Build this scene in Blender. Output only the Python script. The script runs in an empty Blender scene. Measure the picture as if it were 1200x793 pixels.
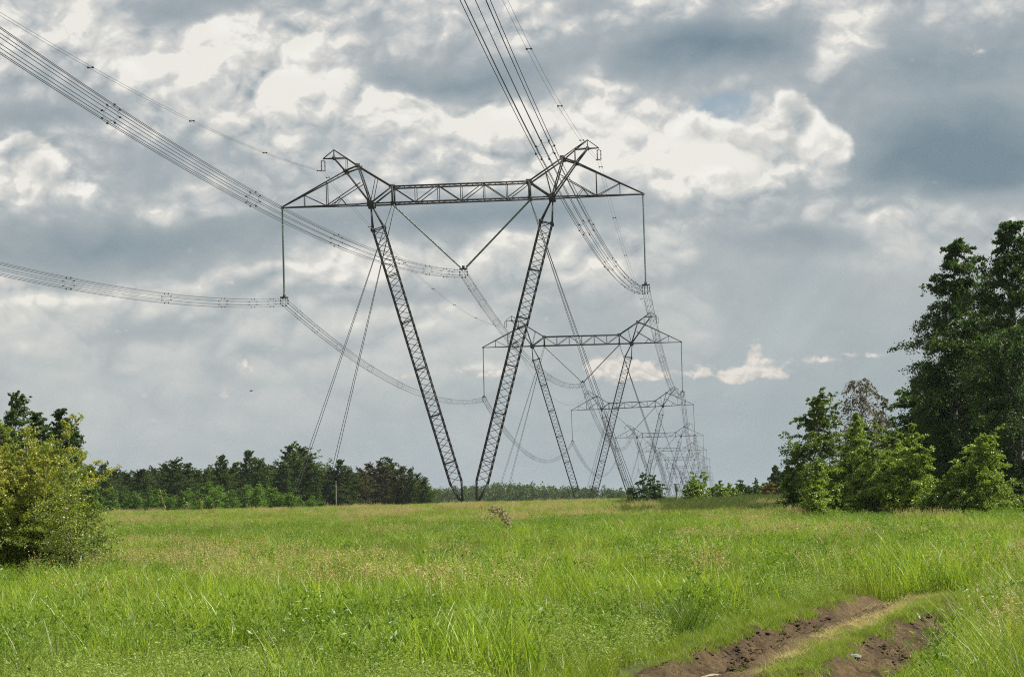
import bpy, math, random
import numpy as np
from mathutils import Matrix, Vector
scene = bpy.context.scene
col = scene.collection
R = math.radians
rng = np.random.default_rng(7)
random.seed(7)

# ------------------------------------------------------------------ camera, sky, sun, exposure
FPX = 3000.0                      # focal length in pixels of the 1200 px wide photograph
PITCH, ROLL = 0.0689030, 0.0256145
EYE = 1.75
cam_d = bpy.data.cameras.new('camera')
cam = bpy.data.objects.new('camera', cam_d); col.objects.link(cam)
cam_d.sensor_width = 36.0; cam_d.lens = FPX / 1200 * 36.0
cam_d.clip_start = 0.5; cam_d.clip_end = 40000
cam.location = (0, 0, EYE)
fwd = Vector((0, math.cos(PITCH), math.sin(PITCH)))
up0 = Vector((0, -math.sin(PITCH), math.cos(PITCH)))
rt0 = Vector((1, 0, 0))
rt = rt0 * math.cos(ROLL) - up0 * math.sin(ROLL)
up = rt0 * math.sin(ROLL) + up0 * math.cos(ROLL)
cam.matrix_world = Matrix(((rt.x, up.x, -fwd.x, 0), (rt.y, up.y, -fwd.y, 0), (rt.z, up.z, -fwd.z, EYE), (0, 0, 0, 1)))
scene.camera = cam

SUN_EL, SUN_AZ = 54.0, 86.0       # azimuth clockwise from the view direction (+Y)
sun_d = bpy.data.lights.new('sun', 'SUN'); sun_d.energy = 5.0; sun_d.angle = R(0.6); sun_d.color = (1.0, 0.95, 0.86)
sun = bpy.data.objects.new('sun', sun_d); col.objects.link(sun)
sdir = Vector((math.sin(R(SUN_AZ)) * math.cos(R(SUN_EL)), math.cos(R(SUN_AZ)) * math.cos(R(SUN_EL)), math.sin(R(SUN_EL))))
sun.rotation_euler = sdir.to_track_quat('Z', 'Y').to_euler()
sun.location = (60, 60, 120)

vs = scene.view_settings
vs.view_transform = 'Standard'; vs.look = 'None'; vs.gamma = 1.0; vs.exposure = 0.65
EXPO = 2 ** vs.exposure
scene.render.engine = 'CYCLES'
scene.cycles.max_bounces = 6; scene.cycles.diffuse_bounces = 2; scene.cycles.glossy_bounces = 1
scene.cycles.transmission_bounces = 3; scene.cycles.transparent_max_bounces = 4; scene.cycles.volume_bounces = 0
scene.cycles.caustics_reflective = False; scene.cycles.caustics_refractive = False
scene.cycles.use_denoising = False
scene.cycles.pixel_filter_type = 'BLACKMAN_HARRIS'; scene.cycles.filter_width = 1.1

def px_dir(px, py):
    """direction in the world of a pixel of the 1200 x 793 photograph"""
    v = fwd + rt * ((px - 600) / FPX) - up * ((py - 396.5) / FPX)
    return v.normalized()

def lin(r, g, b):
    f = lambda c: (c / 255 / 12.92) if c / 255 <= 0.04045 else ((c / 255 + 0.055) / 1.055) ** 2.4
    return (f(r), f(g), f(b))

# ------------------------------------------------------------------ node helpers
class NT:
    def __init__(self, tree):
        self.t = tree; self.n = tree.nodes; self.l = tree.links
    def new(self, typ, **kw):
        n = self.n.new(typ)
        for k, v in kw.items(): setattr(n, k, v)
        return n
    def put(self, sock, v):
        if isinstance(v, bpy.types.NodeSocket): self.l.new(v, sock)
        elif v is not None: sock.default_value = v
    def math(self, op, a, b=None, c=None, clamp=False):
        n = self.new('ShaderNodeMath', operation=op, use_clamp=clamp)
        self.put(n.inputs[0], a)
        if b is not None: self.put(n.inputs[1], b)
        if c is not None: self.put(n.inputs[2], c)
        return n.outputs[0]
    def vmath(self, op, a, b=None, c=None):
        n = self.new('ShaderNodeVectorMath', operation=op)
        self.put(n.inputs[0], a)
        if b is not None: self.put(n.inputs[1], b)
        if c is not None: self.put(n.inputs[2], c)
        return n.outputs['Value'] if op in ('LENGTH', 'DISTANCE', 'DOT_PRODUCT') else n.outputs[0]
    def noise(self, vec, scale, detail=4, rough=0.5, dist=0.0, dim='3D', out='Fac', typ='FBM', lac=2.0):
        n = self.new('ShaderNodeTexNoise', noise_dimensions=dim)
        n.noise_type = typ
        self.put(n.inputs['Vector'], vec); n.inputs['Scale'].default_value = scale
        n.inputs['Detail'].default_value = detail; n.inputs['Roughness'].default_value = rough
        n.inputs['Lacunarity'].default_value = lac
        n.inputs['Distortion'].default_value = dist
        return n.outputs[out]
    def maprange(self, v, a, b, c, d, smooth=True):
        n = self.new('ShaderNodeMapRange', interpolation_type='SMOOTHSTEP' if smooth else 'LINEAR')
        self.put(n.inputs['Value'], v)
        for k, x in zip(('From Min', 'From Max', 'To Min', 'To Max'), (a, b, c, d)): self.put(n.inputs[k], x)
        return n.outputs['Result']
    def mix(self, f, a, b, blend='MIX'):
        n = self.new('ShaderNodeMix', data_type='RGBA', blend_type=blend)
        self.put(n.inputs['Factor'], f)
        self.put(n.inputs[6], tuple(a) + (1,) if isinstance(a, (tuple, list)) and len(a) == 3 else a)
        self.put(n.inputs[7], tuple(b) + (1,) if isinstance(b, (tuple, list)) and len(b) == 3 else b)
        return n.outputs[2]
    def ramp(self, f, stops, interp='LINEAR'):
        n = self.new('ShaderNodeValToRGB'); cr = n.color_ramp; cr.interpolation = interp
        while len(cr.elements) < len(stops): cr.elements.new(0.5)
        for e, (p, c) in zip(cr.elements, stops): e.position = p; e.color = tuple(c) + (1,)
        self.put(n.inputs[0], f)
        return n.outputs[0]

# ------------------------------------------------------------------ the sky: Nishita air with layered cloud, all in azimuth / elevation
world = bpy.data.worlds.new('World'); scene.world = world; world.use_nodes = True
W = NT(world.node_tree); W.n.clear()
SKY_STRENGTH = 0.1
HAZE = 0.000045
tc = W.new('ShaderNodeTexCoord')
sep = W.new('ShaderNodeSeparateXYZ'); W.l.new(tc.outputs['Generated'], sep.inputs[0])
az = W.math('ARCTAN2', sep.outputs[0], sep.outputs[1])
el = W.math('ARCSINE', sep.outputs[2])
comb = W.new('ShaderNodeCombineXYZ')
W.put(comb.inputs[0], W.math('MULTIPLY', az, 30.0)); W.put(comb.inputs[1], W.math('MULTIPLY', el, 30.0)); comb.inputs[2].default_value = 3.7
P = comb.outputs[0]                                   # one unit = 1/30 rad, about 100 px of the photograph
def sky_uv(px, py):
    d = px_dir(px, py)
    return (math.atan2(d.x, d.y) * 30.0, math.asin(d.z) * 30.0)
def warp(P, scale, amt, detail):
    n = W.noise(P, scale, detail, 0.55, out='Color')
    return W.vmath('MULTIPLY_ADD', W.vmath('SUBTRACT', n, (0.5, 0.5, 0.5)), (amt, amt, 0), P)
Pa = warp(P, 0.8, 0.75, 3)                             # soft warp for the large masses
Pb = warp(P, 1.8, 0.26, 3)                            # tighter warp for the cumulus edges
def blobs(Pw, lst, start=0.0):
    acc = None
    for (x, y, rx, ry, amp) in lst:
        u, v = sky_uv(x, y); sx, sy = 100.0 / rx, 100.0 / ry
        d = W.vmath('LENGTH', W.vmath('MULTIPLY_ADD', Pw, (sx, sy, 0), (-u * sx, -v * sy, 0)))
        g = W.maprange(d, 0.0, 1.0, amp, 0.0)
        acc = W.math('ADD', g, acc if acc is not None else start)
    return acc
def billow(Pv, scale, octs, rough=0.5):
    """rounded heads with sharp creases: octaves of folded noise, 0 in the creases"""
    acc = None; amp = 1.0; tot = 0.0
    for i in range(octs):
        n = W.noise(W.vmath('ADD', Pv, (3.1 * i, 7.7 * i, 1.3 * i)), scale, 0.0, 0.5)
        f = W.math('ABSOLUTE', W.math('MULTIPLY_ADD', n, 2.0, -1.0))
        acc = W.math('MULTIPLY', f, amp) if acc is None else W.math('MULTIPLY_ADD', f, amp, acc)
        tot += amp; amp *= rough; scale *= 2.07
    return W.math('MULTIPLY', acc, 2.2 / tot)
# broad light and dark masses (photo pixel, radii, amount)
MASS = [
 (30, 205, 120, 46, .34),
 (40, 50, 170, 60, .16), (180, 65, 120, 60, .24), (330, 70, 150, 80, .28), (420, 120, 150, 60, .24), (210, 0, 120, 30, -.14), (30, 0, 90, 24, -.08),
 (120, 285, 340, 52, -.36), (250, 200, 110, 60, -.12), (60, 132, 100, 22, -.24), (440, 85, 60, 60, -.10), (300, 150, 90, 40, .12), (180, 150, 80, 40, .10),
 (530, 92, 170, 36, -.34), (680, 150, 210, 50, .38), (520, 135, 130, 46, .30), (600, 25, 100, 36, .18), (770, 45, 150, 50, -.22), (640, 70, 90, 26, -.10),
 (700, 88, 60, 18, .18), (860, 60, 170, 56, -.42), (770, 190, 170, 55, .36), (985, 50, 60, 50, .06), (900, 185, 160, 60, .38), (470, 200, 150, 60, .10),
 (1130, 180, 260, 84, -.42), (1100, 100, 210, 90, -.28), (1100, 20, 160, 60, -.06), (1160, 40, 160, 70, -.06), (1010, 250, 230, 20, .10), (950, 284, 170, 28, -.24), (940, 262, 90, 14, .10),
 (560, 262, 330, 38, -.36), (330, 250, 160, 50, -.14), (400, 318, 130, 30, .36), (500, 372, 160, 34, .22), (640, 322, 180, 26, .14), (460, 345, 200, 14, -.10),
 (760, 300, 120, 20, .10), (60, 340, 170, 20, .14), (330, 372, 120, 24, .05), (180, 505, 260, 26, .10), (560, 437, 110, 12, .20), (120, 350, 200, 12, .08),
 (1010, 430, 330, 200, -.14), (930, 330, 220, 60, -.10), (300, 455, 330, 70, .08), (160, 395, 160, 22, -.12), (700, 385, 200, 40, -.10), (270, 445, 60, 22, -.14)
]
base = blobs(Pa, MASS, 0.61)
vv = W.new('ShaderNodeSeparateXYZ'); W.l.new(P, vv.inputs[0])
calm = blobs(P, [(1010, 380, 360, 170, .75), (1130, 170, 190, 110, .5)], 0.0)
hfac = W.math('MULTIPLY', W.maprange(vv.outputs[1], 1.2, 4.0, 0.18, 1.0), W.math('SUBTRACT', 1.0, calm))
f1 = W.noise(W.vmath('MULTIPLY', Pa, (0.8, 1.6, 1.0)), 0.95, 9, 0.56, 0.0)
f2 = W.noise(W.vmath('MULTIPLY', Pb, (1, 1.35, 1)), 2.6, 9, 0.60)
Pc = W.vmath('MULTIPLY', Pb, (1.0, 1.3, 1.0))
b0 = billow(Pc, 0.95, 6, 0.44); b1 = billow(W.vmath('ADD', Pc, (-0.06, 0.14, 0)), 0.95, 6, 0.44)
relief = W.math('SUBTRACT', b0, b1)                     # positive on the upper, sun-facing side of each puff
body = W.math('ADD', base, W.math('MULTIPLY', W.math('MULTIPLY', W.math('SUBTRACT', f1, 0.5), 0.46), hfac))
body = W.math('ADD', body, W.math('MULTIPLY', W.math('MULTIPLY', W.math('MULTIPLY', W.math('SUBTRACT', f2, 0.5), W.maprange(base, 0.35, 0.8, 0.14, 0.42)), 1.0), hfac))
# layers of cloud in front of one another: a fairly crisp, puffy step from grey to lit
step = W.maprange(W.math('ADD', body, W.math('MULTIPLY', W.math('SUBTRACT', b0, 0.45), 0.30)), 0.50, 0.72, -0.05, 0.12)
body = W.math('ADD', body, W.math('MULTIPLY', step, hfac))
# the big dark cloud on the right ends in a flat, fairly sharp base
eu, ev = sky_uv(1080, 233)
flat = W.maprange(W.math('ADD', vv.outputs[1], W.math('MULTIPLY', W.math('SUBTRACT', f1, 0.5), 0.5)), ev - 0.08, ev + 0.12, 0.0, 1.0)
body = W.math('SUBTRACT', body, W.math('MULTIPLY', flat, blobs(Pa, [(1110, 195, 260, 84, .26)], 0.0)))
rmask = W.maprange(body, 0.40, 0.85, 0.10, 0.95)
g = W.math('ADD', body, W.math('MULTIPLY', W.math('MULTIPLY', relief, rmask), hfac))
g = W.math('ADD', g, W.math('MULTIPLY', W.math('SUBTRACT', b0, 0.5), W.math('MULTIPLY', rmask, 0.30)))
S = lambda r, gg, b: tuple(c / EXPO / SKY_STRENGTH for c in lin(r, gg, b))
CLOUD = [(0.0, S(112, 130, 140)), (0.2, S(136, 149, 156)), (0.42, S(161, 169, 172)), (0.62, S(188, 191, 190)), (0.86, S(215, 213, 207)), (1.0, S(240, 236, 226))]
cloud_hi = W.ramp(g, CLOUD)
# crisp cumulus heads: bright sharp upper rims that melt into the cloud below them
HEADS = [(932, 128, 46, 40, 1.2), (950, 165, 80, 50, .9), (905, 185, 60, 40, .8), (868, 165, 50, 34, .9), (822, 152, 46, 50, 1.0), (775, 165, 70, 50, .5),
         (860, 215, 110, 46, .7), (985, 190, 60, 50, .35),
         (40, 205, 95, 66, 1.0), (20, 180, 60, 40, .7), (100, 222, 40, 18, .5), (287, 430, 24, 15, .8),
         (375, 75, 90, 60, .75), (300, 75, 60, 44, .6), (1187, 254, 18, 10, .6), (120, 70, 90, 46, .5), (270, 30, 60, 34, .5), (600, 130, 80, 40, .6), (700, 140, 80, 40, .6), (480, 130, 70, 40, .5), (400, 320, 60, 24, .45)]
UP = (0.04, 0.12, 0)
dens = blobs(Pb, HEADS, 0.0); densU = blobs(W.vmath('ADD', Pb, UP), HEADS, 0.0)
rag = W.math('ADD', W.math('MULTIPLY', W.math('SUBTRACT', b0, 0.55), 0.60), W.math('MULTIPLY', W.math('SUBTRACT', f2, 0.5), 0.5))
dn = W.math('ADD', dens, rag)
lowc = W.maprange(vv.outputs[1], 2.0, 3.2, 1.0, 0.0)
top = W.maprange(W.math('SUBTRACT', dens, densU), W.math('MULTIPLY_ADD', lowc, -0.55, -0.24), W.math('MULTIPLY_ADD', lowc, 0.25, 0.03), 0.0, 1.0)
headA = W.math('MULTIPLY', W.maprange(dn, 0.28, W.math('MULTIPLY_ADD', lowc, 0.45, 0.60), 0.0, 1.0), top)
headA = W.math('MULTIPLY', headA, W.maprange(dn, 0.7, 1.5, 1.0, 0.6))
hshade = W.math('ADD', W.maprange(dn, 0.3, 1.4, 0.98, 0.56), W.math('MULTIPLY', relief, 1.0))
hshade = W.math('ADD', hshade, W.math('MULTIPLY', W.math('SUBTRACT', f2, 0.5), 0.35))
head_col = W.ramp(hshade, [(0.0, S(128, 144, 152)), (0.4, S(168, 176, 178)), (0.72, S(208, 206, 200)), (1.0, S(247, 243, 234))])
low = W.maprange(vv.outputs[1], 1.2, 3.0, 1.0, 0.0)
head_col = W.mix(W.math('MULTIPLY', low, 0.5), head_col, S(230, 219, 208))
# small fair-weather puffs low down
LOW = [(892, 436, 60, 16, 1.0), (884, 416, 24, 26, .95), (862, 444, 40, 12, .7), (940, 420, 70, 13, .62), (1000, 418, 60, 12, .4), (826, 436, 44, 18, .75), (735, 434, 56, 30, .95), (702, 426, 40, 22, .75), (775, 438, 44, 16, .6), (560, 437, 80, 11, .65), (470, 440, 50, 9, .4), (287, 428, 24, 16, .85), (262, 440, 26, 12, .4), (250, 492, 90, 9, .45), (120, 388, 90, 9, .4)]
Pl = warp(P, 3.4, 0.16, 4)
bl = billow(W.vmath('MULTIPLY', Pl, (1, 1.4, 1)), 2.6, 4, 0.5); bl2 = billow(W.vmath('ADD', W.vmath('MULTIPLY', Pl, (1, 1.4, 1)), (-0.03, 0.07, 0)), 2.6, 4, 0.5)
ld = W.math('ADD', blobs(Pl, LOW, 0.0), W.math('MULTIPLY', W.math('SUBTRACT', bl, 0.5), 0.55))
lowA = W.math('MULTIPLY', W.maprange(ld, 0.24, 0.72, 0.0, 1.0), 0.85)
lowC = W.ramp(W.math('ADD', W.maprange(ld, 0.2, 0.9, 0.25, 0.85), W.math('MULTIPLY', W.math('SUBTRACT', bl, bl2), 0.8)), [(0.0, S(160, 170, 176)), (0.45, S(192, 192, 190)), (0.8, S(222, 214, 205)), (1.0, S(238, 230, 220))])
# clear air between the clouds: the Nishita sky itself
nsky = W.new('ShaderNodeTexSky', sky_type='NISHITA', sun_disc=False)
nsky.sun_elevation = R(SUN_EL); nsky.sun_rotation = R(SUN_AZ); nsky.air_density = 1.0; nsky.dust_density = 1.5; nsky.altitude = 100
gap = blobs(Pb, [(850, 122, 62, 30, 1.2), (850, 146, 50, 34, .6)], 0.0)
gapA = W.math('MULTIPLY', W.maprange(gap, 0.25, 0.9, 0.0, 0.9), W.maprange(f2, 0.35, 0.6, 1.0, 0.8))
air = W.mix(0.94, nsky.outputs[0], S(146, 165, 178))
skyc = W.mix(gapA, cloud_hi, air)
skyc = W.mix(headA, skyc, head_col)
# low haze toward the horizon, bluer and darker on the right where the shower hangs
hz = W.maprange(vv.outputs[1], -0.2, 3.0, 0.82, 0.0)
uu = W.maprange(vv.outputs[0], -4.5, 3.5, 0.0, 1.0)
hzc = W.mix(uu, S(168, 180, 186), S(143, 163, 173))
skyc = W.mix(hz, skyc, hzc)
# shafts of light slanting down on the right
sh = W.vmath('DOT_PRODUCT', P, (0.787, -0.618, 0.0))
shn = W.new('ShaderNodeTexNoise', noise_dimensions='1D'); W.put(shn.inputs['W'], sh); shn.inputs['Scale'].default_value = 1.3; shn.inputs['Detail'].default_value = 2
shm = blobs(P, [(985, 420, 210, 210, 1.0)], 0.0)
skyc = W.mix(W.math('MULTIPLY', shm, W.maprange(shn.outputs[0], 0.42, 0.68, 0.0, 0.34)), skyc, S(196, 206, 208))
skyc = W.mix(lowA, skyc, lowC)
# below the horizon the world is plain dull green
skyc = W.mix(W.maprange(vv.outputs[1], -1.0, -0.1, 1.0, 0.0), skyc, (0.6, 0.75, 0.4))
# a share of the pure Nishita sky stays in everywhere
skyc = W.mix(0.08, skyc, nsky.outputs[0])
bg = W.new('ShaderNodeBackground'); W.l.new(skyc, bg.inputs[0]); bg.inputs[1].default_value = SKY_STRENGTH
wo = W.new('ShaderNodeOutputWorld'); W.l.new(bg.outputs[0], wo.inputs[0])
world.cycles.sampling_method = 'MANUAL'; world.cycles.sample_map_resolution = 512

# ------------------------------------------------------------------ mesh helpers
def make_mesh(name, verts, faces, mat=None, attrs=None, smooth=False, fs=4):
    """verts (n,3), faces (m,fs) numpy"""
    me = bpy.data.meshes.new(name)
    verts = np.asarray(verts, np.float32); faces = np.asarray(faces, np.int32)
    me.vertices.add(len(verts)); me.vertices.foreach_set('co', verts.ravel())
    me.loops.add(faces.size); me.loops.foreach_set('vertex_index', faces.ravel())
    me.polygons.add(len(faces)); me.polygons.foreach_set('loop_start', np.arange(0, faces.size, fs, dtype=np.int32))
    try: me.polygons.foreach_set('loop_total', np.full(len(faces), fs, np.int32))
    except Exception: pass
    if smooth: me.polygons.foreach_set('use_smooth', np.ones(len(faces), bool))
    me.update(calc_edges=True)
    for k, a in (attrs or {}).items():
        at = me.attributes.new(k, 'FLOAT', 'POINT'); at.data.foreach_set('value', np.asarray(a, np.float32))
    if mat: me.materials.append(mat)
    return me
def mkobj(name, me, parent=None):
    o = bpy.data.objects.new(name, me); col.objects.link(o)
    if parent: o.parent = parent
    return o
def tag(o, label=None, cat=None, group=None, kind=None):
    if label: o['label'] = label
    if cat: o['category'] = cat
    if group: o['group'] = group
    if kind: o['kind'] = kind
    return o
def empty(name, loc=(0, 0, 0), rot=(0, 0, 0)):
    o = bpy.data.objects.new(name, None); col.objects.link(o); o.location = loc; o.rotation_euler = rot
    o.empty_display_size = 0.5
    return o
class MB:
    """collects bars, boxes and tubes into one mesh"""
    def __init__(s): s.v = []; s.f = []; s.n = 0
    def add(s, v, f):
        s.v.append(np.asarray(v, float)); s.f.append(np.asarray(f, int) + s.n); s.n += len(v)
    def tube(s, pts, rad, k=4, cap=True):
        pts = np.asarray(pts, float); n = len(pts)
        rad = np.full(n, rad) if np.isscalar(rad) else np.asarray(rad)
        t = np.gradient(pts, axis=0); t /= np.linalg.norm(t, axis=1)[:, None] + 1e-12
        ref = np.array([0, 0, 1.0]) if abs(t[:, 2]).mean() < 0.9 else np.array([0, 1.0, 0])
        a = np.cross(t, ref); a /= np.linalg.norm(a, axis=1)[:, None] + 1e-12; b = np.cross(t, a)
        ang = np.arange(k) * 2 * np.pi / k + np.pi / 4
        ring = pts[:, None, :] + rad[:, None, None] * (np.cos(ang)[None, :, None] * a[:, None, :] + np.sin(ang)[None, :, None] * b[:, None, :])
        i = np.arange(n - 1)[:, None] * k + np.arange(k)[None, :]; j = np.arange(n - 1)[:, None] * k + (np.arange(k)[None, :] + 1) % k
        f = np.stack([i, j, j + k, i + k], -1).reshape(-1, 4)
        if cap and k == 4: f = np.concatenate([f, [[3, 2, 1, 0]], [[(n - 1) * 4 + q for q in range(4)]]])
        s.add(ring.reshape(-1, 3), f)
    def bar(s, p, q, w): s.tube([p, q], w * 0.7071)
    def box(s, c, h, rot=None):
        v = np.array([(x, y, z) for x in (-1, 1) for y in (-1, 1) for z in (-1, 1)], float) * np.asarray(h)
        if rot is not None: v = v @ np.asarray(rot).T
        s.add(v + np.asarray(c), [[0, 1, 3, 2], [4, 6, 7, 5], [0, 4, 5, 1], [2, 3, 7, 6], [0, 2, 6, 4], [1, 5, 7, 3]])
    def lathe(s, p, q, prof, k=8):
        """prof: list of (t 0..1, radius)"""
        p = np.asarray(p, float); q = np.asarray(q, float)
        s.tube([p + (q - p) * t for t, r in prof], np.array([r for t, r in prof]), k, cap=False)
    def build(s, name, mat, parent=None, smooth=False):
        me = make_mesh(name, np.concatenate(s.v), np.concatenate(s.f), mat, smooth=smooth)
        return mkobj(name, me, parent)
    def mesh(s, name, mat, smooth=False):
        return make_mesh(name, np.concatenate(s.v), np.concatenate(s.f), mat, smooth=smooth)

# value noise in numpy
_perm = rng.random((256, 256))
def vnoise(x, y):
    xi = np.floor(x).astype(int); yi = np.floor(y).astype(int); xf = x - xi; yf = y - yi
    u = xf * xf * (3 - 2 * xf); v = yf * yf * (3 - 2 * yf); q = lambda a, b: _perm[a & 255, b & 255]
    return (q(xi, yi) * (1 - u) + q(xi + 1, yi) * u) * (1 - v) + (q(xi, yi + 1) * (1 - u) + q(xi + 1, yi + 1) * u) * v
def fbm(x, y, o=4):
    s = 0; a = 0.5; t = 0
    for i in range(o): s = s + a * vnoise(x + 17.3 * i, y + 5.1 * i); t += a; x = x * 2.03; y = y * 2.03; a *= 0.5
    return s / t

# ------------------------------------------------------------------ terrain
_ky = np.array([-400, 0, 28, 70, 130, 230, 350, 430, 520, 650, 900, 1300, 2000, 4000, 14000], float)
_kz = np.array([-2.5, -0.1, 0.02, 0.36, 0.82, 1.92, 3.28, 3.55, 3.7, 2.5, 2.75, 2.7, 3.3, 3.3, 3.3])
_fy = np.linspace(-400, 14000, 7201)
_fz = np.interp(_fy, _ky, _kz); _kern = np.hanning(31); _kern /= _kern.sum()
_fz = np.convolve(np.pad(_fz, 15, mode='edge'), _kern, 'valid')
# the wheel track, from pixels of its two ruts
def flat_ground(px, py):
    d = px_dir(px, py); y = 25.0
    for _ in range(60):
        z = float(np.interp(y, _fy, _fz)); t = (z - EYE) / d.z; y = 0.5 * y + 0.5 * d.y * t
    return (d.x * t, d.y * t)
TL = [flat_ground(*p) for p in ((775, 800), (862, 758), (940, 730), (1003, 711), (1050, 698))]
TR = [flat_ground(*p) for p in ((985, 800), (1040, 765), (1075, 742), (1105, 722), (1128, 708))]
_tc = np.array([((a[0] + b[0]) / 2, (a[1] + b[1]) / 2) for a, b in zip(TL, TR)])
_tc = _tc[np.argsort(_tc[:, 1])]
_pc = np.polyfit(_tc[:, 1], _tc[:, 0], 2)
_x0t = lambda y: np.where(y < 26, np.polyval(_pc, 26) + (y - 26) * (2 * _pc[0] * 26 + _pc[1]), np.where(y > 46, np.polyval(_pc, 46) + (y - 46) * (2 * _pc[0] * 46 + _pc[1]) + (y - 46) ** 2 * .012, np.polyval(_pc, y)))
def track_s(x, y):
    """signed sideways distance from the track's centre line"""
    x = np.asarray(x, float); y = np.asarray(y, float)
    slope = 2 * _pc[0] * np.clip(y, 26, 46) + _pc[1] + np.maximum(y - 46, 0) * .024
    return (x - _x0t(y)) / np.sqrt(1 + slope ** 2)
HALF = 1.75
YEND = 48.0
def track_fade(y): return np.clip((YEND - np.asarray(y, float)) / 4.0, 0, 1)
def gz0(x, y):
    x = np.asarray(x, float); y = np.asarray(y, float)
    z = np.interp(y, _fy, _fz)
    z = z + (fbm(x / 23 + 40, y / 31 + 9, 3) - 0.5) * 0.34 * np.clip((y - 12) / 40, 0, 1) * np.clip((700 - y) / 200, 0, 1)
    return z
def gz(x, y):
    z = gz0(x, y)
    s = np.abs(track_s(x, y)); dep = np.clip((HALF - s) / 0.35, 0, 1) * 0.32 * track_fade(y)
    return z - dep

# ------------------------------------------------------------------ materials
def material(name):
    m = bpy.data.materials.new(name); m.use_nodes = True; t = NT(m.node_tree); t.n.clear()
    out = t.new('ShaderNodeOutputMaterial')
    return m, t, out
def leaf_material(name, cols, patch=(0.05, 0.5), trans=0.4, gloss=0.05, rough=0.35, tcol=(1.25, 1.3, 0.7), objvar=0.25):
    """cols: list of (pos, colour) over tint + patch noise + object random"""
    m, t, out = material(name)
    at = t.new('ShaderNodeAttribute', attribute_name='tint')
    ge = t.new('ShaderNodeNewGeometry'); oi = t.new('ShaderNodeObjectInfo')
    n = t.noise(ge.outputs['Position'], patch[0], 3, 0.6)
    f = t.math('ADD', t.math('MULTIPLY', at.outputs['Fac'], 0.55), t.math('MULTIPLY', t.math('SUBTRACT', n, 0.5), patch[1] * 2))
    f = t.math('ADD', f, t.math('MULTIPLY', t.math('SUBTRACT', oi.outputs['Random'], 0.5), objvar))
    f = t.math('ADD', f, 0.22, clamp=True)
    f = t.math('ADD', f, t.math('MULTIPLY', t.math('SUBTRACT', t.noise(ge.outputs['Position'], patch[0] * 9, 2, 0.5), 0.5), patch[1] * 1.2), clamp=True)
    c = t.ramp(f, cols)
    d = t.new('ShaderNodeBsdfDiffuse'); t.put(d.inputs[0], c)
    tr = t.new('ShaderNodeBsdfTranslucent'); t.put(tr.inputs[0], t.mix(1.0, c, tuple(tcol), 'MULTIPLY'))
    gl = t.new('ShaderNodeBsdfGlossy'); gl.inputs[0].default_value = (1, 1, 1, 1); gl.inputs['Roughness'].default_value = rough
    m1 = t.new('ShaderNodeMixShader'); m1.inputs[0].default_value = trans; t.l.new(d.outputs[0], m1.inputs[1]); t.l.new(tr.outputs[0], m1.inputs[2])
    m2 = t.new('ShaderNodeMixShader'); m2.inputs[0].default_value = gloss; t.l.new(m1.outputs[0], m2.inputs[1]); t.l.new(gl.outputs[0], m2.inputs[2])
    t.l.new(m2.outputs[0], out.inputs[0])
    return m
def solid_material(name, c1, c2, scale=3.0, rough=0.7, metal=0.0, bump=0.0, spec=0.5, detail=5):
    m, t, out = material(name)
    ge = t.new('ShaderNodeNewGeometry')
    n = t.noise(ge.outputs['Position'], scale, detail, 0.6)
    b = t.new('ShaderNodeBsdfPrincipled')
    t.put(b.inputs['Base Color'], t.mix(t.maprange(n, 0.3, 0.7, 0, 1), c1, c2))
    b.inputs['Roughness'].default_value = rough; b.inputs['Metallic'].default_value = metal
    b.inputs['Specular IOR Level'].default_value = spec
    if bump:
        bp = t.new('ShaderNodeBump'); bp.inputs['Strength'].default_value = bump; t.l.new(n, bp.inputs['Height']); t.l.new(bp.outputs[0], b.inputs['Normal'])
    t.l.new(b.outputs[0], out.inputs[0])
    return m
M = {}
M['steel'] = solid_material('lattice_steel', (0.035, 0.036, 0.037), (0.065, 0.063, 0.06), 0.6, 0.75, 0.0, spec=0.25)
M['wire'] = solid_material('aluminium_wire', (0.05, 0.053, 0.056), (0.075, 0.078, 0.08), 0.2, 0.7, 0.0, spec=0.25)
M['glass'] = solid_material('insulator_glass', (0.09, 0.14, 0.115), (0.15, 0.21, 0.18), 5.0, 0.35, 0.0)
M['porcelain'] = solid_material('pale_insulator', (0.25, 0.26, 0.25), (0.12, 0.12, 0.12), 2.0, 0.4, 0.0)
M['fitting'] = solid_material('fitting_metal', (0.03, 0.03, 0.032), (0.05, 0.05, 0.05), 2.0, 0.6, 0.2)
M['concrete'] = solid_material('weathered_concrete', (0.12, 0.12, 0.11), (0.19, 0.185, 0.17), 2.0, 0.9, 0.0, 0.2)
M['grey_wood'] = solid_material('weathered_wood', (0.10, 0.10, 0.095), (0.2, 0.19, 0.18), 3.0, 0.9, 0.0, 0.3)
M['birch_bark'] = solid_material('birch_bark', (0.05, 0.045, 0.04), (0.30, 0.29, 0.26), 2.4, 0.85, 0.0, 0.2)
M['bark'] = solid_material('dark_bark', (0.035, 0.03, 0.022), (0.09, 0.075, 0.055), 6.0, 0.9, 0.0, 0.4)
M['twig'] = solid_material('pale_twig', (0.13, 0.12, 0.09), (0.24, 0.22, 0.17), 6.0, 0.9)
M['dead_wood'] = solid_material('bleached_stick', (0.24, 0.19, 0.13), (0.36, 0.30, 0.22), 20.0, 0.85, 0, 0.3)
M['stone'] = solid_material('pale_stone', (0.14, 0.14, 0.14), (0.24, 0.24, 0.23), 12.0, 0.9, 0, 0.3)
M['feather'] = solid_material('dark_feather', (0.02, 0.02, 0.022), (0.035, 0.034, 0.034), 4.0, 0.7)

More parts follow.
